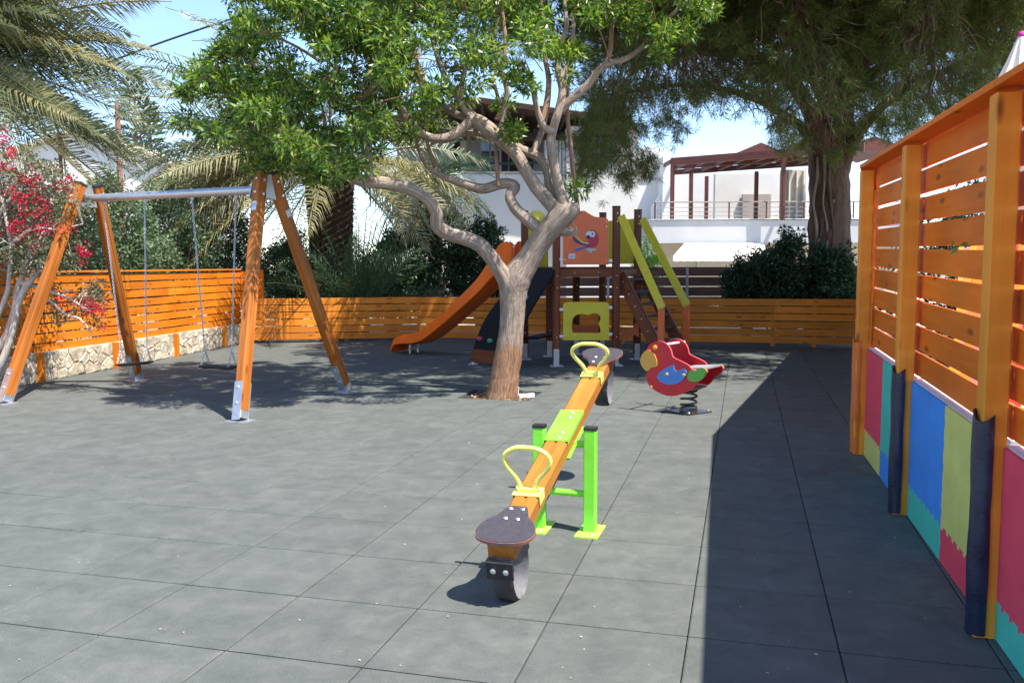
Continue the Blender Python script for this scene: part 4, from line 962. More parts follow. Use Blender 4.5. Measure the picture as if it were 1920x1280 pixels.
L('branch', [(740, 165, 13), (762, 160, 12), (748, 142, 11), (730, 110, 10), (718, 80, 8), (690, 62, 6)], (-.1, -.4), 8)
L('branch', [(660, 66, 9), (625, 50, 8), (600, 20, 7), (590, -10, 6)], (-.2, -.5), 7)
L('branch', [(735, 128, 8), (730, 150, 7), (722, 180, 6), (710, 212, 4)], (-.2, -.4), 6)
L('branch', [(605, 112, 8), (578, 70, 7), (560, 40, 6), (530, 10, 5)], (-.6, -.7), 7)
L('branch', [(600, 115, 8), (560, 90, 6), (520, 70, 5), (500, 60, 4)], (-.6, -.7), 7)
L('branch', [(470, 240, 9), (432, 190, 8), (415, 160, 7), (400, 140, 5)], (-.6, -.8), 7)
L('branch', [(640, 318, 14), (600, 296, 12), (560, 285, 11), (520, 262, 10), (470, 240, 9)], (-.6, -.7), 8)
L('branch', [(620, 300, 12), (590, 262, 11), (575, 235, 9), (560, 200, 7)], (-.6, -.9), 7)
L('branch', [(930, 225, 10), (938, 205, 9), (930, 170, 8), (926, 150, 6)], (.4, .5), 7)
L('dead_stub', [(1040, 432, 30), (1062, 434, 24), (1080, 434, 22)], (0, -.15), 10)
L('sucker_stem', [(1084, 402, 11), (1077, 340, 10), (1070, 275, 10), (1064, 215, 9), (1066, 160, 7), (1072, 120, 5)], (.5, .5), 8)
dense = [(352, 235), (350, 160), (380, 100), (430, 50), (450, -230), (810, -260), (810, 30), (770, 90), (745, 150), (720, 215), (690, 300), (640, 345), (560, 330), (500, 338), (450, 320), (395, 272)]
midp = [(700, -260), (1140, -230), (1130, 60), (1075, 130), (985, 175), (930, 150), (880, 190), (830, 215), (780, 240), (730, 200)]
rightp = [(1100, -170), (1340, -130), (1345, 15), (1270, 70), (1210, 60), (1130, 60)]
sprigs = [(1235, 82, 10.0), (1225, 45, 10.0), (1190, 62, 10.1), (1185, 20, 10.1), (1150, 35, 10.2), (1300, 15, 9.9), (1330, 18, 9.9), (975, 150, 9.8), (968, 135, 9.8), (990, 160, 9.8), (960, 250, 10.1), (945, 195, 10.4), (1085, 355, 10.2), (560, 190, 9.2), (590, 250, 9.4), (570, 220, 9.3), (790, 215, 10.2), (700, 280, 9.6), (960, 240, 9.9), (760, 250, 10.0), (1060, 140, 10.4), (1290, 60, 9.9), (1240, 100, 9.95)]
lp_pts = [p for l in LIMBS for p in l[len(l) // 3:]]
lp_np = np.array([tuple(p) for p in lp_pts])
cl = []; rads = []
def fill(poly, n, y0, y1, r0, r1):
    xs = [p[0] for p in poly]; ys = [p[1] for p in poly]; k = 0
    while k < n:
        x, y = R.uniform(min(xs), max(xs)), R.uniform(min(ys), max(ys))
        if not inpoly(x, y, poly): continue
        p = at(x, y, R.uniform(y0, y1)); cl.append(tuple(p)); rads.append(R.uniform(r0, r1)); k += 1
fill(dense, 390, 8.6, 12.0, .10, .22); fill(midp, 150, 8.7, 12.2, .10, .22); fill(rightp, 34, 9.3, 11.0, .10, .18)
for x, y, Y in sprigs: cl.append(tuple(at(x, y, Y))); rads.append(.14)
cl = np.array(cl); rads = np.array(rads)
# twigs that carry the clumps
m_ = MB()
for c in cl[::2]:
    dd = np.linalg.norm(lp_np - c, axis=1); i = dd.argmin(); a = Vector(lp_np[i]); b = Vector(c)
    if dd[i] < 1.6:
        mid = (a + b) / 2 + Vector((R.uniform(-.08, .08), R.uniform(-.08, .08), R.uniform(-.05, .12))); m_.tube([a, (a + mid) / 2 + Vector((0, 0, .02)), mid, b], [.010, .008, .006, .003], 5)
stuff(m_.build('twig', M['twig'], tree))
p_, a_ = clump_leaves(cl, 125, rads, .75, .1, .7)
leaf_mesh('foliage', p_, a_, NP.uniform(.05, .115, len(p_)), NP.uniform(.018, .036, len(p_)), M['leaf'], tree, .10)

dry = [tuple(at(x + R.gauss(0, 5), y + R.gauss(0, 8), R.uniform(9.3, 10.2))) for x, y in ((603, 42), (622, 145), (628, 165), (608, 212), (640, 128), (690, 150), (700, 205), (778, 145), (785, 130), (820, 160), (625, 190), (650, 210), (860, 120), (900, 100), (575, 275), (620, 290), (740, 60), (480, 120), (520, 200)) for _ in range(3)]
pd, ad = clump_leaves(dry, 9, .05, 1.2, .6, .5); leaf_mesh('dry_leaves', pd, ad, NP.uniform(.04, .07, len(pd)), NP.uniform(.015, .025, len(pd)), M['dryleaf'], tree, .12)

# ------------------------------------------------------------------ pine behind the right corner
PB0 = at(1556, 560, 19.0); PB0.z = 0
pine = thing('pine_tree', 'huge dark pine with thick trunk spreading over the right back corner', 'tree', PB0)
m_ = MB(); limb(m_, [(1556, 640, 100), (1556, 560, 88), (1556, 500, 80), (1556, 440, 75), (1556, 380, 72), (1554, 320, 72), (1556, 275, 80), (1560, 240, 80), (1570, 190, 60), (1590, 120, 46), (1600, 20, 36), (1600, -120, 26)], [19] * 8 + [18.8, 18.5, 18.2, 18], 16, 4, .05); m_.build('trunk', M['pinebark'], pine, smooth=70)
PL = []
for k_ in range(9):                                                        # ivy stems climbing the trunk
    m_ = MB(); x0 = 1522 + k_ * 8.5; Yv = 18.58 + abs(k_ - 4) * .055; pts_ = [(x0 + R.gauss(0, 4) + (1556 - x0) * .10 * (560 - y) / 260, y, R.uniform(3, 7)) for y in (580, 530, 480, 430, 380, 330, 290)]
    limb(m_, pts_, [Yv] * 7, 6, 4, .1); m_.build('ivy_stem', M['pinetwig'] if k_ % 2 else M['pinebark'], pine, smooth=70)
def PLimb(pts, y0, y1, n=9):
    m_ = MB(); Ys = [y0 + (y1 - y0) * i / (len(pts) - 1) for i in range(len(pts))]; PL.append(limb(m_, pts, Ys, n, 5, .05)); m_.build('limb', M['pinebark'], pine, smooth=70)
PLimb([(1545, 300, 50), (1530, 230, 34), (1490, 160, 28), (1440, 120, 24), (1380, 95, 20), (1300, 70, 15), (1220, 50, 10)], 19, 15.5)
PLimb([(1570, 330, 40), (1592, 280, 26), (1625, 230, 20), (1690, 170, 16), (1780, 130, 12), (1860, 100, 8)], 19, 17)
PLimb([(1560, 260, 40), (1580, 180, 30), (1640, 90, 28), (1700, 20, 24), (1760, -60, 18)], 18.8, 15)
PLimb([(1550, 280, 30), (1480, 222, 15), (1400, 180, 12), (1300, 160, 9), (1200, 170, 6), (1120, 195, 4)], 19, 17.5)
PLimb([(1560, 240, 36), (1540, 130, 28), (1500, 20, 22), (1440, -100, 16)], 18.8, 14.5)
PLimb([(1560, 240, 30), (1620, 150, 22), (1720, 100, 16), (1850, 40, 12), (1960, 0, 8)], 18.8, 15.5)
PLimb([(1555, 200, 30), (1480, 60, 24), (1360, -60, 16), (1240, -140, 10)], 18.6, 14.0)
PLimb([(1595, 60, 30), (1660, -80, 22), (1700, -260, 14)], 18.2, 14.0)
ppoly = [(1085, -300), (1090, 120), (1075, 190), (1090, 300), (1120, 330), (1150, 270), (1200, 215), (1235, 230), (1270, 205), (1330, 190), (1400, 195), (1440, 225), (1480, 270), (1540, 255), (1600, 260), (1680, 230), (1760, 215), (1860, 205), (2000, 120), (2000, -300)]
tuft = []
def ptuft(n, y0, y1, poly=ppoly, sc=1.0):
    xs = [p[0] for p in poly]; ys = [p[1] for p in poly]; k = 0
    while k < n:
        x, y = R.uniform(min(xs), max(xs)), R.uniform(min(ys), max(ys))
        if inpoly(x, y, poly): tuft.append((tuple(at(x, y, R.uniform(y0, y1))), sc)); k += 1
# sprays: each a group of tufts hung along a thin twig
sprays = []
def spray(x, y, Y, size, n): sprays.append((at(x, y, Y), size, n))
k = 0
while k < 1320:
    x, y = R.uniform(1085, 1980), R.uniform(-260, 300)
    if not inpoly(x, y, ppoly): continue
    if 1240 < x < 1450 and y > 180 and R.random() < .8: continue
    if 1480 < x < 1620 and y > 170 and R.random() < .85: continue
    spray(x, y, R.uniform(14.0, 19.5), R.uniform(.35, .7), R.randint(9, 15)); k += 1
for _ in range(60): spray(R.uniform(1085, 1190), R.uniform(150, 330), R.uniform(17, 19), .4, 12)
for _ in range(7): spray(R.uniform(1195, 1232), R.uniform(280, 330), R.uniform(17.5, 18.5), .25, 10)
for _ in range(9): spray(R.uniform(1160, 1300), R.uniform(205, 262), R.uniform(17, 18.5), .28, 9)
for _ in range(10): spray(R.uniform(1420, 1520), R.uniform(215, 275), R.uniform(17, 18.5), .3, 10)
for _ in range(14): spray(R.uniform(1560, 1660), R.uniform(150, 300), R.uniform(17, 18), .3, 11)
# crown overhead, out of the frame, which shades the play tower
for _ in range(1000):
    a = R.uniform(0, 2 * math.pi); r = math.sqrt(R.random()); X = 5.6 + math.cos(a) * r * 6.6; Y = 14.7 + math.sin(a) * r * 4.9; Z = 6.0 + 2.6 * (1 - r * r) * R.uniform(.2, 1) + R.uniform(-.5, .3)
    sprays.append((Vector((X, Y, Z)), R.uniform(.5, .85), R.randint(10, 15)))
for _ in range(300): sprays.append((Vector((R.uniform(.2, 5.5), R.uniform(10.7, 15.0), R.uniform(5.9, 7.4))), R.uniform(.5, .85), R.randint(10, 15)))
tips = []; axes = []; tw_ = MB(); pl_np = np.array([tuple(p) for l in PL for p in l])
for c, size, n in sprays:
    dd = np.linalg.norm(pl_np - np.array(c), axis=1); a = Vector(pl_np[dd.argmin()]); d = (c - a); d = d.normalized() if d.length > .05 else Vector((R.uniform(-1, 1), R.uniform(-1, 1), .1)).normalized()
    d = (d + Vector((R.uniform(-.5, .5), R.uniform(-.5, .5), R.uniform(-.35, .15)))).normalized(); s = c - d * size * .6; droop = R.uniform(-.25, .1)
    pts = [s + d * size * 1.3 * t + V(0, 0, droop * t * t * size) for t in (0, .33, .66, 1)]
    tw_.tube(pts, [.012, .009, .007, .003], 3)
    for _ in range(n):
        t = R.uniform(.25, 1); q = s + d * size * 1.3 * t + V(0, 0, droop * t * t * size) + Vector((R.gauss(0, .12), R.gauss(0, .12), R.gauss(0, .09))) * (size / .5); tips.append(tuple(q)); axes.append(tuple(d + Vector((R.gauss(0, .5), R.gauss(0, .5), R.gauss(0, .4)))))
# bare dead twigs hanging under the crown
dw = MB()
for _ in range(760):
    if R.random() < .6: x, y = R.uniform(1420, 1860), R.uniform(0, 300)
    else: x, y = R.uniform(1100, 1480), R.uniform(60, 270)
    if not inpoly(x, y - 25, ppoly): continue
    Y = R.uniform(14.2, 18.4); p = at(x, y, Y); dd = np.linalg.norm(pl_np - np.array(p), axis=1); a = Vector(pl_np[dd.argmin()]); n = 7; d = (p - a); 
    if d.length > 2.2: a = p - d.normalized() * 1.6; d = p - a
    pts = [a + d * t + Vector((R.gauss(0, .05), R.gauss(0, .05), R.gauss(0, .05) - .22 * math.sin(t * 3.1) * R.random())) for t in [i / n for i in range(n + 1)]]
    C = catmull([tuple(q) for q in pts], 2); r0 = R.uniform(.009, .019); dw.tube(C, [r0 * (1 - .75 * i / len(C)) for i in range(len(C))], 4)
stuff(tw_.build('twig', M['pinebark'], pine)); stuff(dw.build('dead_twig', M['pinetwig'], pine))
tips = np.array(tips); axes = np.array(axes); NN = 20
pos = np.repeat(tips, NN, 0); ax = np.repeat(axes / np.linalg.norm(axes, axis=1)[:, None], NN, 0) * .8 + NP.normal(size=(len(pos), 3)) * .75
pos = pos + np.repeat(axes, NN, 0) * NP.uniform(-.05, .05, (len(pos), 1))
br_ = NP.random(len(pos)) < .07
leaf_mesh('needles', pos[~br_], ax[~br_], NP.uniform(.12, .22, (~br_).sum()), np.where(pos[~br_][:, 2] > 6, .030, .0095), M['needle'], pine, .03)
leaf_mesh('dry_needles', pos[br_], ax[br_], NP.uniform(.07, .13, br_.sum()), .009, M['needlebrown'], pine, .03)

# ------------------------------------------------------------------ shrubs
def shrub(name, label, c, rx, ry, h, n, per, ll, lw, mat, group=None, z0=.15, cat='shrub', spike=0.0, stemmat='twig'):
    t = thing(name, label, cat, c, group); cs = []
    while len(cs) < n:
        u = np.array([R.gauss(0, 1), R.gauss(0, 1), R.gauss(0, 1)]); u /= np.linalg.norm(u); rr = R.random() ** .3
        lump = 1 + .22 * math.sin(u[0] * 5 + c.x * 3) * math.cos(u[1] * 4 + u[2] * 5)
        p = (c.x + u[0] * rx * rr * lump, c.y + u[1] * ry * rr * lump, z0 + (h - z0) * (.5 + .5 * u[2] * rr * lump))
        if p[2] > .02: cs.append(p)
    m_ = MB()
    for q in cs[::max(1, n // 40)]:
        b = Vector(q); s = V(c.x + R.uniform(-.15, .15) * rx, c.y + R.uniform(-.15, .15) * ry, 0); m_.tube([s, s * .5 + b * .5 + Vector((R.uniform(-.1, .1), R.uniform(-.1, .1), .05)), b], [.022, .014, .005], 5)
    if spike:
        for _ in range(int(spike)):
            a = R.uniform(0, 6.28); x, y = c.x + math.cos(a) * rx * R.random() * .85, c.y + math.sin(a) * ry * .6 * R.random(); zz = h * R.uniform(.85, .95)
            L_ = R.uniform(.25, .5)
            for k in range(7): cs.append((x + R.gauss(0, .02), y + R.gauss(0, .02), zz + L_ * k / 7))
            m_.tube([(x, y, zz - .3), (x, y, zz + L_)], [.01, .004], 4)
    stuff(m_.build('stem', M[stemmat], t))
    pp, aa = clump_leaves(cs, per, NP.uniform(.08, .17, len(cs)), .8, -.15, .8)
    leaf_mesh('foliage', pp, aa, NP.uniform(ll * .7, ll * 1.25, len(pp)), NP.uniform(lw * .7, lw * 1.2, len(pp)), M[mat], t, .12); return t
hg = 'grey green shrubs behind the left fence'
for (px, Y, rx, h, lab_, sp) in ((60, 14.2, 1.1, 2.8, 'grey green shrub behind the bougainvillea at the far left', 2), (205, 15.6, 1.1, 3.05, 'grey green shrub seen between the two left swing legs', 4), (318, 17.4, 1.0, 3.1, 'grey green shrub behind the swing chains in the middle of the hedge', 3), (402, 19.2, .95, 3.0, 'grey green shrub behind the far end of the orange fence', 2), (548, 20.2, .95, 2.15, 'paler shrub between the swing leg and the palm trunk', 2)):
    c = at(px, 500, Y); shrub('shrub', lab_, V(c.x, c.y, 0), rx, .8, h, 620, 30, .070, .034, 'shrubleaf', hg, .3, spike=sp)
dg = 'dark shrubs below the white house'
for (px, Y, rx, h, lab_) in ((735, 20.2, .8, 2.1, 'dark shrub directly right of the palm trunk behind the low fence'), (815, 20.6, 1.0, 3.0, 'tall dark shrub behind the slide under the left tree limb'), (905, 20.6, .9, 2.5, 'dark shrub behind the top of the orange slide')):
    c = at(px, 500, Y); shrub('shrub', lab_, V(c.x, c.y, 0), rx, .7, h, 480, 30, .085, .042, 'darkleaf', dg, .3, spike=4)
for (px, Y, rx, h, lab_) in ((1475, 18.2, .8, 2.0, 'dark shrub left of the pine trunk behind the low fence'), (1560, 17.9, .6, 1.75, 'dark shrub in front of the pine trunk foot'), (1402, 18.8, .45, 1.55, 'small ragged shrub at the end of the brown board fence')):
    c = at(px, 500, Y); shrub('shrub', lab_, V(c.x, c.y, 0), rx, .5, h, 400, 30, .085, .042, 'darkleaf', 'dark shrubs at the pine', .3, spike=5)
c = at(1215, 500, 21.5); shrub('ivy_bush', 'bright sunlit green bush behind the tower stairs', V(c.x, c.y, 0), .42, .4, 2.2, 150, 26, .07, .04, 'ivy', None, .2)

# ------------------------------------------------------------------ palms
def frond(parent, b, d, length, sag, mat, wind=Vector((0, 0, 0)), leaf=.42, pairs=46, wid=.024, hang=.35, twist=0.0):
    """feather leaf: arched rachis with two rows of narrow leaflets"""
    rl = R.uniform(-.9, .9); cr_, sr_ = math.cos(rl), math.sin(rl); d = Vector(d).normalized(); pts = []; p = Vector(b); dd = d.copy(); N = 16; st = length / N
    for k in range(N + 1):
        pts.append(p.copy()); dd = (dd + Vector((0, 0, -sag / N)) + wind / N).normalized(); p = p + dd * st
    m_ = MB(); m_.tube(pts, [.022 * (1 - .85 * i / N) + .003 for i in range(N + 1)], 5)
    for k in range(pairs):
        t = .12 + .87 * k / (pairs - 1); i = min(int(t * N), N - 1); q = pts[i].lerp(pts[i + 1], t * N - i); tg = (pts[i + 1] - pts[i]).normalized()
        sd = tg.cross(V(0, 0, 1)); sd = sd.normalized() if sd.length > .05 else V(1, 0, 0); up = sd.cross(tg)
        sd, up = sd * cr_ + up * sr_, up * cr_ - sd * sr_
        ll = leaf * (math.sin(math.pi * min(1, .18 + t * .86)) ** .7) * R.uniform(.85, 1.1)
        for s in (-1, 1):
            ax = (sd * s * .8 + tg * .75 + up * R.uniform(.05, .65) + Vector((R.gauss(0, .07), R.gauss(0, .07), R.gauss(0, .07))) + wind * .3).normalized()
            tip = q + ax * ll * .95 + V(0, 0, -hang * ll * R.uniform(.4, 1.1)) + wind * ll * .25; mid = q + ax * ll * .55; w = tg * wid * .5
            m_.add([q - w * .5, q + w * .5, mid + w, mid - w, tip], [(0, 1, 2, 3), (3, 2, 4)])
    return m_.build('frond', mat, parent)
def palm_trunk(parent, c, z1, r0, r1, mat, rows=None):
    m_ = MB(); rows = rows or int(z1 / .07); n = 22; R_ = []
    for k in range(rows + 1):
        z = z1 * k / rows; r = r0 + (r1 - r0) * k / rows; row = []
        for j in range(n + 1):
            a = 2 * math.pi * j / n; bump = ((j + k) % 2) * .10 + R.uniform(-.015, .015)
            row.append(V(c.x + math.cos(a) * r * (1 + bump), c.y + math.sin(a) * r * (1 + bump), z + (((j + k) % 2) * .03)))
        row[-1] = row[0]; R_.append(row)
    m_.grid(R_); return m_.build('trunk', mat, parent)
# date palm behind the swings
pc = at(622, 520, 19.3); pc.z = 0
palm = thing('date_palm', 'stout date palm with shaggy trunk and drooping golden fronds behind the swings', 'palm tree', pc)
palm_trunk(palm, pc, 3.55, .36, .50, M['palmbark'])
m_ = MB(); m_.ball(pc + V(0, 0, 3.65), .5, 14, 8, 1.0); m_.build('crown_heart', M['palmbark'], palm)
for k in range(104):
    a = k * 2.39996 + R.uniform(-.2, .2) if k < 56 else math.pi + R.gauss(.2, .5); el = R.uniform(-.35, 1.25); el = (el if k % 3 else R.uniform(-.45, .25)) if k < 56 else R.uniform(-.15, .95)
    d = V(math.cos(a) * math.cos(el), math.sin(a) * math.cos(el), math.sin(el)); gold = el < .35
    frond(palm, pc + V(math.cos(a) * .32, math.sin(a) * .32, 3.75 + .15 * math.sin(el)), d, R.uniform(3.4, 4.6), (R.uniform(.6, 1.0) if k >= 56 else R.uniform(.9, 1.5)) if el > 0 else R.uniform(.5, .9), M['frondgold'] if gold else M['frond'], wind=V(-.12, 0, 0), leaf=.60, pairs=64, wid=.032, hang=.55)
# young palm at its foot
yc = at(672, 540, 18.6); yc.z = 0
yp_ = thing('young_palm', 'low young palm with stiff dark fronds at the foot of the date palm', 'palm tree', yc)
m_ = MB(); m_.ball(yc + V(0, 0, .3), .25, 10, 6, 1.2); m_.build('trunk', M['palmbark'], yp_)
for k in range(44):
    a = k * 2.39996; el = R.uniform(.5, 1.5); d = V(math.cos(a) * math.cos(el), math.sin(a) * math.cos(el) * .6, math.sin(el))
    frond(yp_, yc + V(0, 0, .4), d, R.uniform(1.7, 2.7), R.uniform(.3, .9), M['frondgreen'], leaf=.42, pairs=40, wid=.02, hang=.1)
# oleander added behind the tall fence to block its bright gaps
shrub('oleander', 'dark oleander added to block the bright gaps of the tall right fence', V(5.9, 10.6, 0), 1.3, .8, 2.6, 420, 26, .09, .03, 'darkleaf', None, .2)
# small palm in front of the house
hc = at(812, 400, 22.4)
hp_ = thing('house_palm', 'dark feathery palm against the white house wall', 'palm tree', V(hc.x, hc.y, 0))
m_ = MB(); m_.tube([V(hc.x, hc.y, 0), V(hc.x + .05, hc.y, 1.5), V(hc.x, hc.y, 3.6)], [.2, .17, .15], 10, jit=.1); m_.build('trunk', M['palmbark'], hp_)
for k in range(42):
    a = k * 2.39996; el = R.uniform(-.2, 1.2); d = V(math.cos(a) * math.cos(el), math.sin(a) * math.cos(el), math.sin(el))
    frond(hp_, V(hc.x, hc.y, 3.65), d, R.uniform(1.3, 2.3), R.uniform(1.0, 1.9), M['frondgreen'], leaf=.36, pairs=30, wid=.02, hang=.4)
# wind blown palm at the upper left
wc = at(-110, 95, 13.2); wz = wc.z
wp = thing('windblown_palm', 'tall palm at the upper left, its fronds blown to the right', 'palm tree', V(wc.x, wc.y, 0))
m_ = MB(); m_.tube([V(wc.x - .2, wc.y, 0), V(wc.x - .1, wc.y, 2), V(wc.x, wc.y, wz)], [.26, .22, .2], 12, jit=.08); m_.build('trunk', M['palmbark'], wp)
for k in range(56):
    el = R.uniform(-.5, 1.25); az = R.gauss(0, .75); d = V(math.cos(az) * math.cos(el), math.sin(az) * math.cos(el), math.sin(el))
    frond(wp, V(wc.x, wc.y, wz - R.random() * .3), d, R.uniform(2.6, 3.8), R.uniform(.5, 1.1), M['frond'] if R.random() < .68 else M['frondgold'], wind=V(.75, -.05, -.02), leaf=.62, pairs=70, wid=.030, hang=.55)
m_ = MB(); m_.tube([at(68, 195, 13.4), at(88, 205, 13.4), at(105, 235, 13.4), at(118, 270, 13.4), at(123, 330, 13.4)], [.03, .028, .022, .018, .01], 6); m_.build('dead_frond', M['palestem'], wp)

# ------------------------------------------------------------------ bougainvillea at the left
bgp = V(-6.15, 10.3, 0)
bo = thing('bougainvillea', 'bougainvillea with pale bare stems and red bracts at the left fence', 'shrub', bgp)
bcl = []
for pts in ([(-60, 735, 18), (-10, 700, 16), (18, 640, 14), (38, 560, 12), (58, 525, 12), (75, 505, 8)], [(-60, 720, 18), (0, 650, 14), (25, 590, 13), (32, 545, 12), (45, 505, 10), (55, 470, 7)], [(-80, 740, 16), (-30, 640, 12), (10, 560, 10), (18, 510, 8), (20, 460, 7), (5, 380, 5)], [(-30, 500, 9), (-5, 410, 8), (15, 380, 7), (40, 345, 5), (95, 320, 3)], [(20, 460, 8), (60, 430, 6), (110, 430, 4), (155, 420, 3)], [(40, 530, 9), (90, 545, 7), (130, 560, 5), (170, 585, 4)], [(90, 560, 5), (125, 590, 5), (150, 598, 4), (172, 625, 3)]):
    m_ = MB(); bcl.append(limb(m_, pts, [R.uniform(10.5, 10.9)] * len(pts), 7, 5, .06)); m_.build('stem', M['palestem'], bo, smooth=70)
cs = []; fl_ = []
bpoly = [(-60, 215), (20, 235), (60, 300), (120, 315), (160, 380), (165, 440), (140, 500), (80, 520), (20, 505), (-60, 520)]
k = 0
while k < 330:
    x, y = R.uniform(-60, 170), R.uniform(210, 525)
    if inpoly(x, y, bpoly): cs.append(tuple(at(x, y, R.uniform(10.3, 11.8)))); k += 1
for _ in range(34): cs.append(tuple(at(R.uniform(85, 195), R.uniform(535, 612), R.uniform(10.6, 11.1))))
for x, y, n in ((10, 290, 6), (12, 320, 6), (45, 335, 8), (70, 345, 8), (60, 365, 6), (90, 350, 5), (40, 380, 7), (65, 400, 8), (20, 425, 8), (50, 428, 8), (75, 425, 7), (95, 425, 6), (30, 440, 5), (85, 405, 6), (128, 335, 5), (135, 350, 5), (128, 432, 4), (155, 472, 6), (158, 480, 5), (5, 485, 5), (62, 462, 4), (140, 565, 3), (168, 578, 8), (175, 572, 6), (185, 590, 4), (120, 572, 3), (-10, 370, 6), (30, 355, 5), (75, 380, 5), (5, 262, 5)):
    for _ in range(n): fl_.append(tuple(at(x + R.gauss(0, 11), y + R.gauss(0, 9), R.uniform(10.3, 10.9))))
m_ = MB(); bn_ = np.array([tuple(p) for l in bcl for p in l])
for q in cs[::2]:
    dd = np.linalg.norm(bn_ - np.array(q), axis=1); a = Vector(bn_[dd.argmin()]); m_.tube([a, (a + Vector(q)) / 2 + V(0, 0, .05), Vector(q)], [.007, .005, .002], 4)
stuff(m_.build('twig', M['palestem'], bo))
pp, aa = clump_leaves(cs, 36, NP.uniform(.07, .15, len(cs)), .8, .1, .7); leaf_mesh('foliage', pp, aa, NP.uniform(.03, .055, len(pp)), NP.uniform(.018, .03, len(pp)), M['bougleaf'], bo, .1)
pp, aa = clump_leaves(fl_, 13, .05, 1, 0, .9); leaf_mesh('bracts', pp, aa, NP.uniform(.025, .042, len(pp)), NP.uniform(.02, .03, len(pp)), M['bract'], bo, .12)
# sprig of ivy poking through the tall fence
q = at(1795, 462, 4.25); sg = thing('leaf_sprig', 'small green leaf sprig poking through a gap of the tall fence', 'leaves', V(q.x, q.y, q.z))
m_ = MB(); m_.tube([q + FENCE_N * .15 + V(0, 0, .01), q + V(0, 0, 0), q - FENCE_N * .04 - V(0, 0, .02)], [.004, .003, .002], 5); m_.build('stem', M['twig'], sg)
leaf_mesh('leaf', [tuple(q), tuple(q + V(.01, 0, .01)), tuple(q - V(.02, 0, 0)), tuple(q + V(-.01, 0, -.01))], [(-.6, 0, -.8), (.9, 0, .1), (-.3, -.3, .7), (.4, -.1, -.6)], [.05, .045, .035, .04], [.024, .022, .018, .02], M['ivy'], sg, .1, kind=False)
# ------------------------------------------------------------------ yards beyond the fences
m_ = MB(); m_.add([(-4, 19.2, -.034), (30, 19.2, -.034), (30, 60, -.034), (-4, 60, -.034)], [(0, 1, 2, 3)]); struct(m_.build('paved_yard', M['paving']))
m_ = MB(); m_.add([(2.2, -3, -.034), (14, -3, -.034), (14, 12, -.034), (4.9, 12, -.034), (2.9, 7.2, -.034)], [(0, 1, 2, 3, 4)]); struct(m_.build('pool_terrace', M['paving']))
def pbox(mb, x0, x1, y0, y1, Y, dep, m=0, z0=None):
    a = at(x0, y1, Y); b = at(x1, y0, Y); za = a.z if z0 is None else z0; cz_ = (za + b.z) / 2
    return mb.bar(V(a.x, Y + dep / 2, cz_), V(b.x, Y + dep / 2, cz_), dep, b.z - za, ch=.004, m=m)
# brown board fence behind the low back fence
bfn = thing('board_fence', 'dark brown horizontal board fence behind the play tower', 'fence', at(1200, 560, 20.6) * 1.0)
xs = [at(px, 500, 20.6).x for px in (985, 1140, 1288, 1440, 1640)]
for a, b in zip(xs, xs[1:]):
    for k in range(6):
        m_ = MB(); m_.bar(V(a + .02, 20.6, .21 + k * .235), V(b - .02, 20.6, .21 + k * .235), .025, .205); m_.build('board', M['brownfence'], bfn)
for x in xs:
    m_ = MB(); m_.bar(V(x, 20.56, -.03), V(x, 20.56, 1.5), .06, .05, up=(0, 1, 0)); m_.build('post', M['walldark'], bfn)

# ------------------------------------------------------------------ white house in the middle
HY = 27.0
ho = thing('white_house', 'white two storey house with dark wooden eaves behind the tree', 'house', V(0, HY, 0))
def part(name, mat, par, *a, **k): m_ = MB(); pbox(m_, *a, **k); return m_.build(name, mat, par)
part('wall', M['wall'], ho, 742, 1062, 326, 600, HY, .25, z0=-.04)                       # balcony front and lower storey
part('wall_end', M['wall'], ho, 1062, 1197, 236, 600, 26.3, 5.0, z0=-.04)
part('coping', M['walldark'], ho, 738, 1062, 321, 326, HY - .06, .4)
bk = part('balcony_back_wall', M['walldark'], ho, 745, 1062, 215, 326, 29.2, .3)
for x0, x1 in ((850, 862), (940, 952), (985, 1000)): part('dark_column', M['darkwood'], ho, x0, x1, 235, 322, 28.0, .3)
w_ = part('window', M['white'], ho, 862, 940, 258, 330, 29.05, .12)
for x0, x1 in ((874, 880), (880.5, 899), (903, 918), (921, 936)): part('pane', M['glass'] if x0 > 900 else M['curtain'], w_, x0, x1, 266, 326, 29.0, .06)
part('door', M['darkwood'], ho, 955, 986, 262, 326, 29.0, .1)
part('shutter', M['walldark'], ho, 1020, 1061, 258, 352, 26.95, .08)
for k in range(6): part('shutter_slat', M['wall'], ho, 1022 + k * 6.5, 1026.5 + k * 6.5, 260, 350, 26.88, .05)
m_ = MB(); m_.tube([at(800, 312, 27.1), at(1062, 303, 27.1)], .05, 8); rl_ = m_.build('balcony_rail', paint('dark green rail', (.02, .06, .05), .5), ho)
m_ = MB(); m_.tube([at(1062, 322, 26.2), at(1085, 350, 26.2)], .02, 6); m_.build('stair_rail', M['cable'], ho)
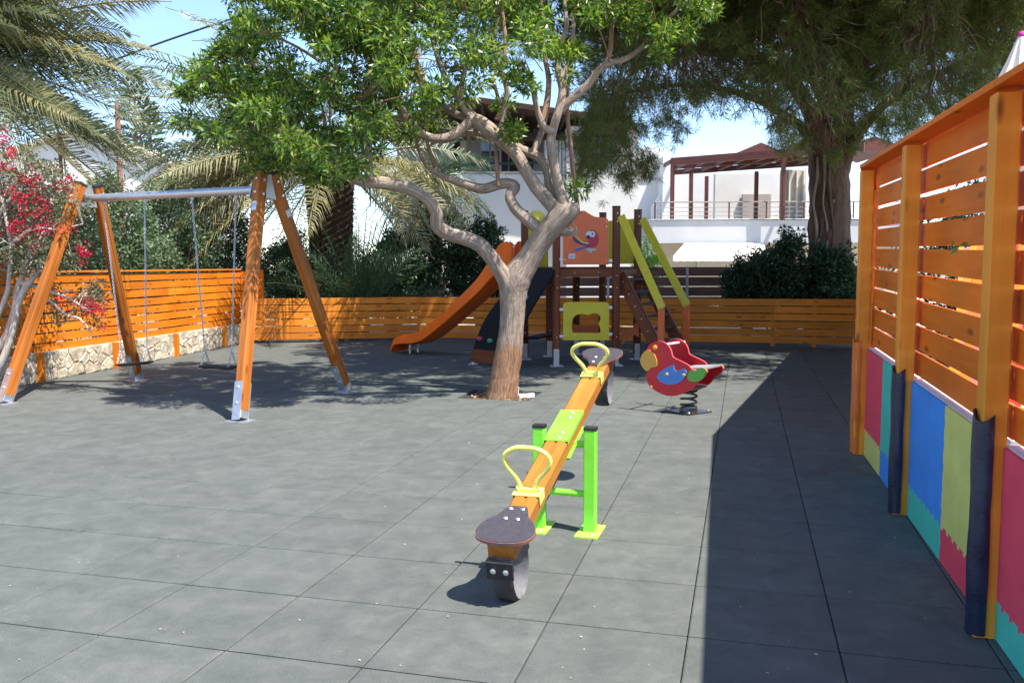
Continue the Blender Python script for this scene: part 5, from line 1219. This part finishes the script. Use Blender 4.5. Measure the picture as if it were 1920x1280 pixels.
# roof: two slopes with rafters underneath, overhang made deep to shade the wall
rp0 = [at(735, 205, 25.9), at(905, 178, 25.9), at(1095, 222, 25.9)]
zr = [5.62, 6.25, 5.62]; xr = [at(700, 220, 26).x, at(900, 220, 26).x, at(1185, 220, 26).x]
m_ = MB()
for i in (0, 1):
    a, b = V(xr[i], 25.9, zr[i]), V(xr[i + 1], 25.9, zr[i + 1]); m_.prism([a, b, b + V(0, 0, .16), a + V(0, 0, .16)], (0, 6.5, 0))
rf_ = m_.build('roof', M['darkwood'], ho, fix=True)
for k in range(13):
    x = xr[0] + .2 + k * (xr[2] - xr[0] - .4) / 12; z = zr[0] + (zr[1] - zr[0]) * (x - xr[0]) / (xr[1] - xr[0]) if x < xr[1] else zr[1] + (zr[2] - zr[1]) * (x - xr[1]) / (xr[2] - xr[1])
    m_ = MB(); m_.bar(V(x, 25.95, z - .09), V(x, 32, z - .09), .09, .15); m_.build('rafter', M['darkwood'], rf_)
m_ = MB(); m_.bar(V(xr[0] + .1, 26.9, 5.42), V(xr[2] - .1, 26.9, 5.42), .16, .22); m_.build('eaves_beam', M['darkwood'], rf_)

# ------------------------------------------------------------------ terrace house at the right
th = thing('terrace_house', 'white house with brown pergola roof terrace and railing behind the pine', 'house', V(12, 40, 0))
part('lower_wall', M['cream'], th, 1226, 1720, 455, 620, 40.6, 6, z0=-.04)
part('parapet', M['walldark'], th, 1223, 1720, 412, 456, 39.4, 1.2)  # white parapet, its shade put into the grey colour
part('terrace_slab', M['walldark'], th, 1225, 1720, 414, 420, 40.7, 7)
part('coping', M['white'], th, 1221, 1720, 409.5, 412, 39.3, 1.0)
bw = part('back_wall', M['wall'], th, 1340, 1530, 325, 414, 46.5, .4)
dr = part('door', M['shutter'], bw, 1392, 1446, 364, 416, 46.2, .25)
part('left_wing', M['wall'], th, 1242, 1262, 292, 414, 43.0, 6)
part('left_wing_wall', M['wall'], th, 1262, 1345, 322, 414, 48.0, .4)
part('left_lower_wing', M['wall'], th, 1190, 1246, 277, 600, 44.5, 5, z0=-.04)
part('wing_window', M['shutter'], th, 1194, 1224, 306, 336, 44.4, .1)
part('column', M['cream'], th, 1466, 1512, 318, 414, 44.6, .5)
for x in (1478, 1492, 1505): part('column_fluting', M['wall'], th, x, x + 5, 320, 414, 44.4, .2)
# awning and louvre on the lower floor
a0, a1 = at(1284, 457, 39.3), at(1432, 457, 39.3); f0, f1 = at(1262, 482, 37.2), at(1442, 482, 37.2)
m_ = MB(); m_.prism([a0, a1, f1, f0], (0, 0, .04)); aw = m_.build('awning', M['canvas'], th, fix=True)
m_ = MB(); n = 26; m_.grid([[f0.lerp(f1, k / n) for k in range(n + 1)], [f0.lerp(f1, k / n) + V(0, .0, -.16 - .03 * (k % 2)) for k in range(n + 1)]]); m_.build('valance', M['canvas'], aw)
lv = part('louvre', M['canvas'], th, 1308, 1392, 488, 505, 40.5, .08)
for k in range(4): part('louvre_slat', M['cream'], lv, 1310, 1390, 490 + k * 3.6, 491.4 + k * 3.6, 40.42, .06)
# pergola
zp = 6.35; pg = [at(1259, 300, 41.5), at(1620, 300, 36.6)]; g0, g1 = V(pg[0].x, 41.5, zp), V(pg[1].x, 36.6, zp); gb = V(-.15, 5.5, 0)
m_ = MB(); m_.bar(g0, g1, .16, .34); m_.build('pergola_beam', M['pergola'], th)
m_ = MB(); m_.bar(g0 + gb, g1 + gb, .14, .26); m_.build('pergola_beam', M['pergola'], th)
m_ = MB(); m_.bar(g0 + gb * .5, g1 + gb * .5, .12, .2); m_.build('pergola_beam', M['pergola'], th)
for k in range(10):
    p = g0.lerp(g1, k / 9); m_ = MB(); m_.bar(p + V(0, .09, .02), p + gb + V(0, -.09, .02), .13, .18); m_.build('rafter', M['pergola'], th)
zt = at(1300, 414, 40.5).z
for px, Y in ((1260, 41.45), (1295, 43.8), (1324, 46.8), (1417, 44.5), (1467, 38.7), (1545, 37.7)):
    x = at(px, 400, Y).x; m_ = MB(); m_.bar(V(x, Y, zt - .05), V(x, Y, zp - .15), .18, .18, up=(0, 1, 0)); m_.build('pergola_post', M['pergola'], th)
for (x0, xp, x1, yb, yp2, Y) in ((1372, 1427, 1472, 297, 274, 40.5), (1470, 1512, 1560, 291, 266, 39.5), (1590, 1640, 1690, 285, 262, 39)):
    A, P_, B = at(x0, yb, Y), at(xp, yp2, Y), at(x1, yb - 4, Y); m_ = MB()
    for q0, q1 in ((A, P_), (P_, B)): m_.prism([q0, q1, q1 + V(0, 0, .16), q0 + V(0, 0, .16)], (0, 5, 0))
    m_.build('gable_roof', M['pergola'], th, fix=True)
    m_ = MB(); m_.prism([A, B, P_], (0, .1, 0)); m_.build('gable_board', M['pergola'], th, fix=True)
# railing
rz = at(1300, 379, 39.5).z
for y in (379, 389, 397, 405):
    z = at(1300, y, 39.5).z; m_ = MB(); m_.tube([V(at(1228, 400, 39.5).x, 39.5, z), V(at(1720, 400, 39.5).x, 39.5, z)], .030 if y == 379 else .014, 6); m_.build('rail', M['railing'], th)
    m_ = MB(); m_.tube([V(at(1228, 400, 39.5).x, 39.5, z), V(at(1228, 400, 39.5).x + .6, 43, z)], .02, 5); m_.build('rail', M['railing'], th)
for px in (1228, 1298, 1367, 1437, 1507, 1600): x = at(px, 400, 39.5).x; m_ = MB(); m_.tube([V(x, 39.5, zt - .1), V(x, 39.5, rz)], .035, 6); m_.build('rail_post', M['pergola'], th)
for k in range(6): x = at(1222 + k * 3, 400, 43.5).x; m_ = MB(); m_.tube([V(x, 43.5, zt - .1), V(x, 43.5, zt + .8 + .12 * k)], .025, 5); m_.build('stair_baluster', M['white'], th)
m_ = MB(); m_.tube([V(at(1222, 400, 43.5).x, 43.5, zt + .8), V(at(1237, 400, 43.5).x, 43.5, zt + 1.4)], .04, 6); m_.build('stair_handrail', M['white'], th)

# ------------------------------------------------------------------ white gabled house at the left
lh = thing('gabled_house', 'cream white gabled house behind the palms at the left', 'house', V(-20, 42, 0))
G = [at(-60, 320, 42), at(150, 247, 42), at(352, 326, 42)]
m_ = MB(); m_.prism([V(G[0].x, 42, -.04), V(G[2].x, 42, -.04), G[2], G[1], G[0]], (0, 9, 0)); m_.build('wall', M['wall'], lh, fix=True)
for a, b in ((G[0], G[1]), (G[1], G[2])):
    e = (b - a) * .03; m_ = MB(); m_.prism([a - e + V(0, -.35, 0), b + e * (0 if b is G[1] else 1) + V(0, -.35, 0), b + e * (0 if b is G[1] else 1) + V(0, -.35, .22), a - e * (0 if a is G[1] else 1) + V(0, -.35, .22)], (0, 9.5, 0)); m_.build('roof', M['cream'], lh, fix=True)
w_ = part('window', M['shutter'], lh, 40, 80, 330, 380, 41.95, .1); part('pane', M['glass'], w_, 44, 58, 334, 376, 41.9, .05); part('pane', M['glass'], w_, 62, 76, 334, 376, 41.9, .05)
# poles, cable
p = at(233, 520, 38); m_ = MB(); m_.tube([V(p.x, 38, -.04), V(p.x, 38, at(233, 192, 38).z)], [.15, .11], 8); tag(m_.build('utility_pole', M['pole'], None, V(p.x, 38, 0), smooth=40), 'brown utility pole beside the roof of the left house', 'pole')
p = at(126, 520, 14.2); m_ = MB(); m_.tube([V(p.x, 14.2, -.04), V(p.x - .02, 14.2, at(122, 248, 14.2).z)], [.036, .030], 8); tag(m_.build('rusty_pole', M['pole'], None, V(p.x, 14.2, 0), smooth=40), 'thin rusty pole rising behind the left end of the swing', 'pole')
pts = [Vector(q) for q in catmull([tuple(at(120, 150, 30)), tuple(at(270, 92, 30)), tuple(at(385, 52, 30)), tuple(at(560, -5, 30)), tuple(at(900, -130, 30))], 5)]
m_ = MB(); m_.tube(pts, .035, 5); tag(m_.build('overhead_cable', M['cable'], None, pts[0]), 'black overhead cable crossing the sky between the palm and the tree', 'cable')
p = at(592, 520, 36); m_ = MB(); m_.tube([V(p.x, 36, -.04), V(p.x, 36, at(592, 440, 36).z)], .07, 8); tag(m_.build('street_pole', M['galv'], None, V(p.x, 36, 0)), 'pale thin pole left of the date palm trunk', 'pole')
# araucarias on the skyline
def araucaria(px, ytop, Y, rb, label):
    b = at(px, 500, Y); b.z = 0; zt_ = at(px, ytop, Y).z; t = thing('araucaria', label, 'tree', b, 'araucarias on the skyline'); m_ = MB(); m_.tube([b, V(b.x, b.y, zt_)], [.22, .04], 8); m_.build('trunk', M['pinebark'], t)
    cs = []; ax = []; bm2 = MB(); z = 2.5; n = 0
    while z < zt_ - .1:
        f = (zt_ - z) / (zt_ - 2.5); r = rb * (f ** .8) + .12
        for k in range(6):
            a = k * math.pi / 3 + n * .5; d = V(math.cos(a), math.sin(a), .12); e = V(b.x, b.y, z) + d * r; bm2.tube([V(b.x, b.y, z), e], [.04, .015], 4)
            for q in range(int(12 + 16 * f)):
                s = R.uniform(.2, 1); cs.append(tuple(V(b.x, b.y, z) + d * r * s + V(0, 0, s * s * r * .12))); ax.append((d.x + R.gauss(0, .5), d.y + R.gauss(0, .5), .5 + R.gauss(0, .3)))
        z += .30 + .35 * f; n += 1
    stuff(bm2.build('branch', M['pinebark'], t)); leaf_mesh('foliage', cs, ax, NP.uniform(.25, .45, len(cs)), .10, M['araucaria'], t, .05)
araucaria(265, 136, 48, 2.3, 'tall tiered araucaria on the skyline right of the utility pole'); araucaria(291, 186, 52, 2.0, 'smaller araucaria half hidden behind the taller one')

# ------------------------------------------------------------------ pool side behind the tall fence
par = thing('closed_parasol', 'closed white parasol above the top right fence corner', 'parasol', V(at(1908, 300, 6.6).x, 6.6, 0))
px_ = at(1906, 300, 6.6).x; zt_ = at(1906, 70, 6.6).z
m_ = MB(); m_.tube([V(px_, 6.6, -.034), V(px_, 6.6, zt_ - .02)], .022, 8); m_.build('pole', M['galv'], par)
m_ = MB(); m_.tube([V(px_, 6.6, -.034), V(px_, 6.6, .03)], .24, 16); m_.build('base', M['walldark'], par)
rows = []
for k in range(9):
    t = k / 8; z = zt_ - t * 1.5; r = .03 + .13 * min(1, t * 4); rows.append([V(px_ + math.cos(a) * r * (1 + .28 * ((j % 2) * 2 - 1) * min(1, t * 3)), 6.6 + math.sin(a) * r * (1 + .28 * ((j % 2) * 2 - 1) * min(1, t * 3)), z) for j, a in enumerate([2 * math.pi * q / 20 for q in range(21)])])
m_ = MB(); m_.grid(rows); m_.build('canopy', M['canvas'], par, smooth=60, fix=True)
m_ = MB(); m_.ball(V(px_, 6.6, zt_ + .01), .035, 8, 5); m_.build('finial', M['magenta'], par, smooth=60)
def deck_chair(c, rz, mats, label):
    t = thing('deck_chair', label, 'deck chair', c, 'striped deck chairs behind the tall fence'); u = V(math.cos(rz), math.sin(rz), 0); n = V(-u.y, u.x, 0)
    for s in (-1, 1):
        m_ = MB(); m_.bar(c + n * s * .3 - u * .5 + V(0, 0, .0), c + n * s * .3 + u * .60 + V(0, 0, 1.82), .03, .05, up=n); m_.bar(c + n * s * .26 + u * .5, c + n * s * .26 - u * .45 + V(0, 0, .5), .03, .05, up=n); m_.build('frame', M['post'], t)
    cur = catmull([(.56, 1.75), (.32, 1.15), (.05, .5), (-.2, .32), (-.42, .42)], 5); k = 7
    for i in range(k):
        w0, w1 = -.28 + .56 * i / k, -.28 + .56 * (i + 1) / k; m_ = MB(); m_.grid([[c + u * a + V(0, 0, z) + n * w for w in (w0, w1)] for a, z in cur]); m_.build('sling_stripe', M[mats[i % len(mats)]], t)
deck_chair(V(3.9, 7.0, -.034), .9, ('redfabric', 'pinkfabric', 'orangefabric', 'redfabric'), 'red and orange striped deck chair glimpsed through the middle fence bay')
deck_chair(V(3.35, 5.4, -.034), .7, ('redfabric', 'redfabric', 'canvas'), 'red and white striped deck chair glimpsed beside the near fence post')
deck_chair(V(4.9, 8.9, -.034), 1.1, ('pinkfabric', 'canvas', 'redfabric'), 'pink striped deck chair glimpsed through the far fence bay')
